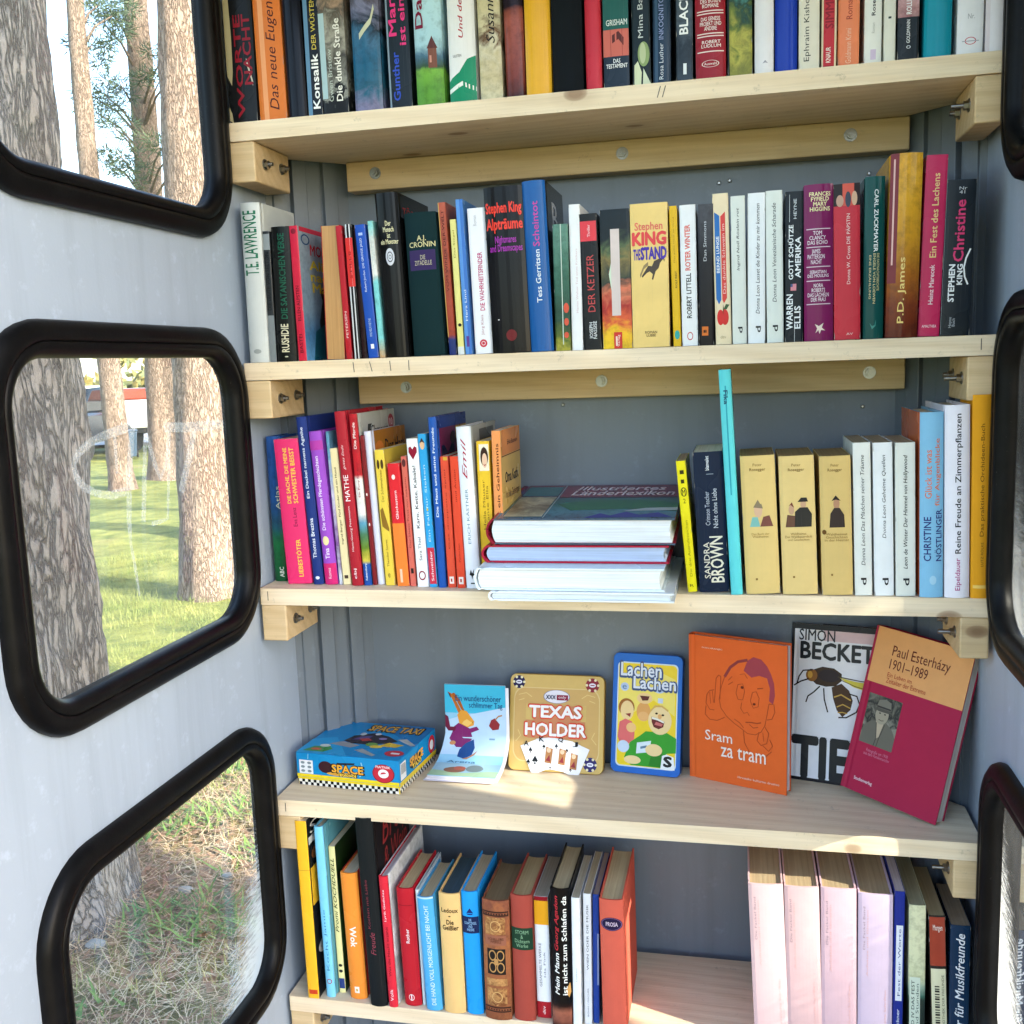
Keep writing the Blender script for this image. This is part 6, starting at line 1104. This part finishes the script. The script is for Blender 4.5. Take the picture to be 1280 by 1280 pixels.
on(fT, [('p', '#1f9ad4', [(0, 0), (.5, 0), (.2, .5), (0, .4)]), ('p', '#0f70b0', [(.4, 1), (1, 1), (1, .4), (.8, .6)]), ('p', '#3f8a4a', [(.04, .06), (.1, .2), (.24, .24), (.3, .16), (.24, .06)]), ('e', '#c9d3d0', .14, .24, .2, .28), ('e', '#c05a3a', .1, .2, .1, .16),
        ('p', '#2a2430', [(.3, .42), (.34, .58), (.5, .7), (.66, .64), (.8, .52), (.74, .44), (.56, .36), (.4, .36)]), ('p', '#5a4a86', [(.36, .46), (.42, .58), (.52, .62), (.5, .5)]), ('p', '#8a9098', [(.2, .3), (.3, .4), (.5, .32), (.44, .24)]), ('p', '#9aa0a4', [(.5, .18), (.56, .24), (.74, .1), (.72, .06)]), ('p', '#b0b4b4', [(.78, .56), (.86, .6), (1.0, .44), (.96, .42)]), ('p', '#d9b83a', [(.66, .34), (.74, .46), (.9, .42), (.84, .34)]), ('e', '#6a9a4a', .54, .66, .32, .42), ('e', '#e0c44a', .6, .72, .28, .36), ('p', '#a83a3a', [(.42, .5), (.5, .54), (.56, .48), (.48, .44)]),
        ('e', '#b9c4c9', .38, .44, .6, .68), ('e', '#c9ced2', .52, .58, .64, .7), ('e', '#8d7ab0', .6, .68, .52, .58), ('e', '#c02a3c', .8, .98, .1, .26), ('r', '#dfe4ea', .86, .94, .16, .2)],
   [('SPACE TAXI', '#1c1812', .4, .93, .745, .93, 'h', .08), ('SPACE TAXI', '#e0a83a', .41, .92, .76, .92, 'h', .03)], 'top', lid)

# ---- the picture booklet slipping down from the wall
bk = empty('picture_booklet', (.21, .10, ZD)); tag(bk, 'pale blue picture booklet with a hare in a purple jumper, curling onto the shelf', 'booklet')
prof = [(.162, .128), (.1605, .10), (.159, .07), (.156, .045), (.150, .028), (.138, .015), (.122, .0075), (.106, .004), (.090, .0025)]
cum = [0.]
for a, b_ in zip(prof, prof[1:]): cum.append(cum[-1] + math.hypot(b_[0] - a[0], b_[1] - a[1]))
LT = cum[-1]
def leaf(u, v, o, sink=0.):
    s = (1 - v) * LT; k = 0
    while k < len(cum) - 2 and cum[k + 1] < s: k += 1
    f = (s - cum[k]) / (cum[k + 1] - cum[k]); y = prof[k][0] + f * (prof[k + 1][0] - prof[k][0]); z = prof[k][1] + f * (prof[k + 1][1] - prof[k][1])
    d = Vector((prof[k + 1][0] - prof[k][0], prof[k + 1][1] - prof[k][1])).normalized(); nn = Vector((d.y, -d.x))          # towards the viewer
    x0 = .2145 + (.196 - .2145) * min(1, max(0, (s / LT - .45) / .55)); x1 = .3100 + (.303 - .3100) * min(1, max(0, (s / LT - .5) / .5))
    return (x0 + u * (x1 - x0), y + nn.x * (o - sink), ZD + .0006 + z + nn.y * (o - sink) + .0)
o0 = -Vector(bk.location)
def sheet(nm, mt, sink, u0=0, u1=1, v0=0, v1=1, th=.0007):
    mb = MB(); NU, NV = 4, 36
    for side in (0, th):
        b_ = len(mb.v)
        for j in range(NV + 1):
            for i in range(NU + 1): mb.v.append(leaf(u0 + (u1 - u0) * i / NU, v0 + (v1 - v0) * j / NV, 0, sink + side))
        for j in range(NV):
            for i in range(NU): mb.f.append([b_ + j * (NU + 1) + i, b_ + j * (NU + 1) + i + 1, b_ + (j + 1) * (NU + 1) + i + 1, b_ + (j + 1) * (NU + 1) + i]); mb.m.append(0); mb.sm.append(True)
    n_ = (NU + 1) * (NV + 1)
    edge = [i for i in range(NU + 1)] + [j * (NU + 1) + NU for j in range(1, NV + 1)] + [NV * (NU + 1) + i for i in range(NU - 1, -1, -1)] + [j * (NU + 1) for j in range(NV - 1, 0, -1)]
    for a, b_ in zip(edge, edge[1:] + edge[:1]): mb.f.append([a, b_, n_ + b_, n_ + a]); mb.m.append(0); mb.sm.append(False)
    o = mb.build(nm, mt, bk, 60); o.matrix_parent_inverse = Matrix.Translation(o0); return o
cv = sheet('front_cover', ink('#8fc4e4', 'g'), -.0022, 0, 1, .07, 1)
sheet('inner_pages', ink('#eeeaf2', 'm'), -.0011, .02, 1.05, .015, .98)
sheet('back_cover', ink('#d9d3e2', 'g'), 0, 0, 1.0, 0, 1)
P = Print()
lf_ = lambda u, v, o: leaf(u, .07 + v * .93, o + .0022)
for d in [('r', '#3fb4d8', 0, 1, .72, 1), ('p', '#b9d4f0', [(0, .64), (.2, .68), (.5, .72), (1, .79), (1, .3), (0, .3)]), ('r', '#8fb0c4', 0, 1, 0, .2), ('p', '#9ab89a', [(0, 0), (1, 0), (1, .12), (.5, .06), (0, .1)]),
          ('p', '#b9682a', [(.05, .93), (.12, .86), (.22, .72), (.3, .70), (.24, .78), (.14, .9)]), ('p', '#3a2c2c', [(.05, .93), (.1, .9), (.1, .86)]), ('p', '#a8581f', [(.12, .91), (.2, .84), (.3, .72), (.34, .72), (.26, .84), (.16, .92)]), ('p', '#e09a3a', [(.2, .70), (.27, .75), (.36, .74), (.48, .64), (.47, .60), (.36, .575), (.24, .6)]), ('p', '#eec06a', [(.25, .62), (.36, .66), (.46, .62), (.36, .585)]), ('e', '#1a1418', .44, .47, .615, .635),
          ('p', '#7d1f66', [(.08, .46), (.14, .58), (.22, .62), (.4, .57), (.46, .47), (.36, .38), (.22, .38)]), ('p', '#7d1f66', [(.36, .56), (.52, .59), (.56, .56), (.4, .52)]), ('p', '#6b1a3a', [(0, .70), (.05, .68), (.08, .58), (.18, .58), (.16, .54), (.05, .54), (0, .58)]), ('p', '#1f4a8a', [(.28, .36), (.36, .42), (.48, .46), (.52, .38), (.5, .3), (.4, .26), (.28, .28)]), ('p', '#a87a5a', [(.36, .26), (.46, .28), (.58, .35), (.54, .3), (.44, .255)]), ('e', '#c9885a', .1, .2, .4, .44),
          ('p', '#8d2a34', [(.72, .6), (.76, .66), (.82, .68), (.9, .62), (.88, .57), (.78, .56)]), ('l', '#b07a4a', [(.82, .66), (.88, .7), (.94, .71)], .014), ('r', '#7a9ab8', .73, .82, .46, .48), ('e', '#7d5a4a', .18, .5, .06, .15), ('e', '#6b7a80', .5, .76, .08, .18), ('e', '#a0584a', .3, .5, .1, .16)]:
    vs, fs = shape(d); P.put(lf_, vs, fs, mat_of(d[1], 'g'), dv=.08)
o = P.build('cover_print', cv); o.matrix_parent_inverse = Matrix.Identity(4)
L = Print(); L.lay = P.lay + 1
for q in [('Ein wunderschöner', '#1d4a7a', .18, .93, .84, .9, 'h', .004), ('schlimmer Tag', '#1d4a7a', .4, .95, .76, .83, 'h', .004), ('Arena', '#3f6a8a', .16, .6, .2, .23)]:
    write(L, lf_, q, 'g', 9, .08, .0004)
o = L.build('cover_lettering', cv); o.matrix_parent_inverse = Matrix.Identity(4)
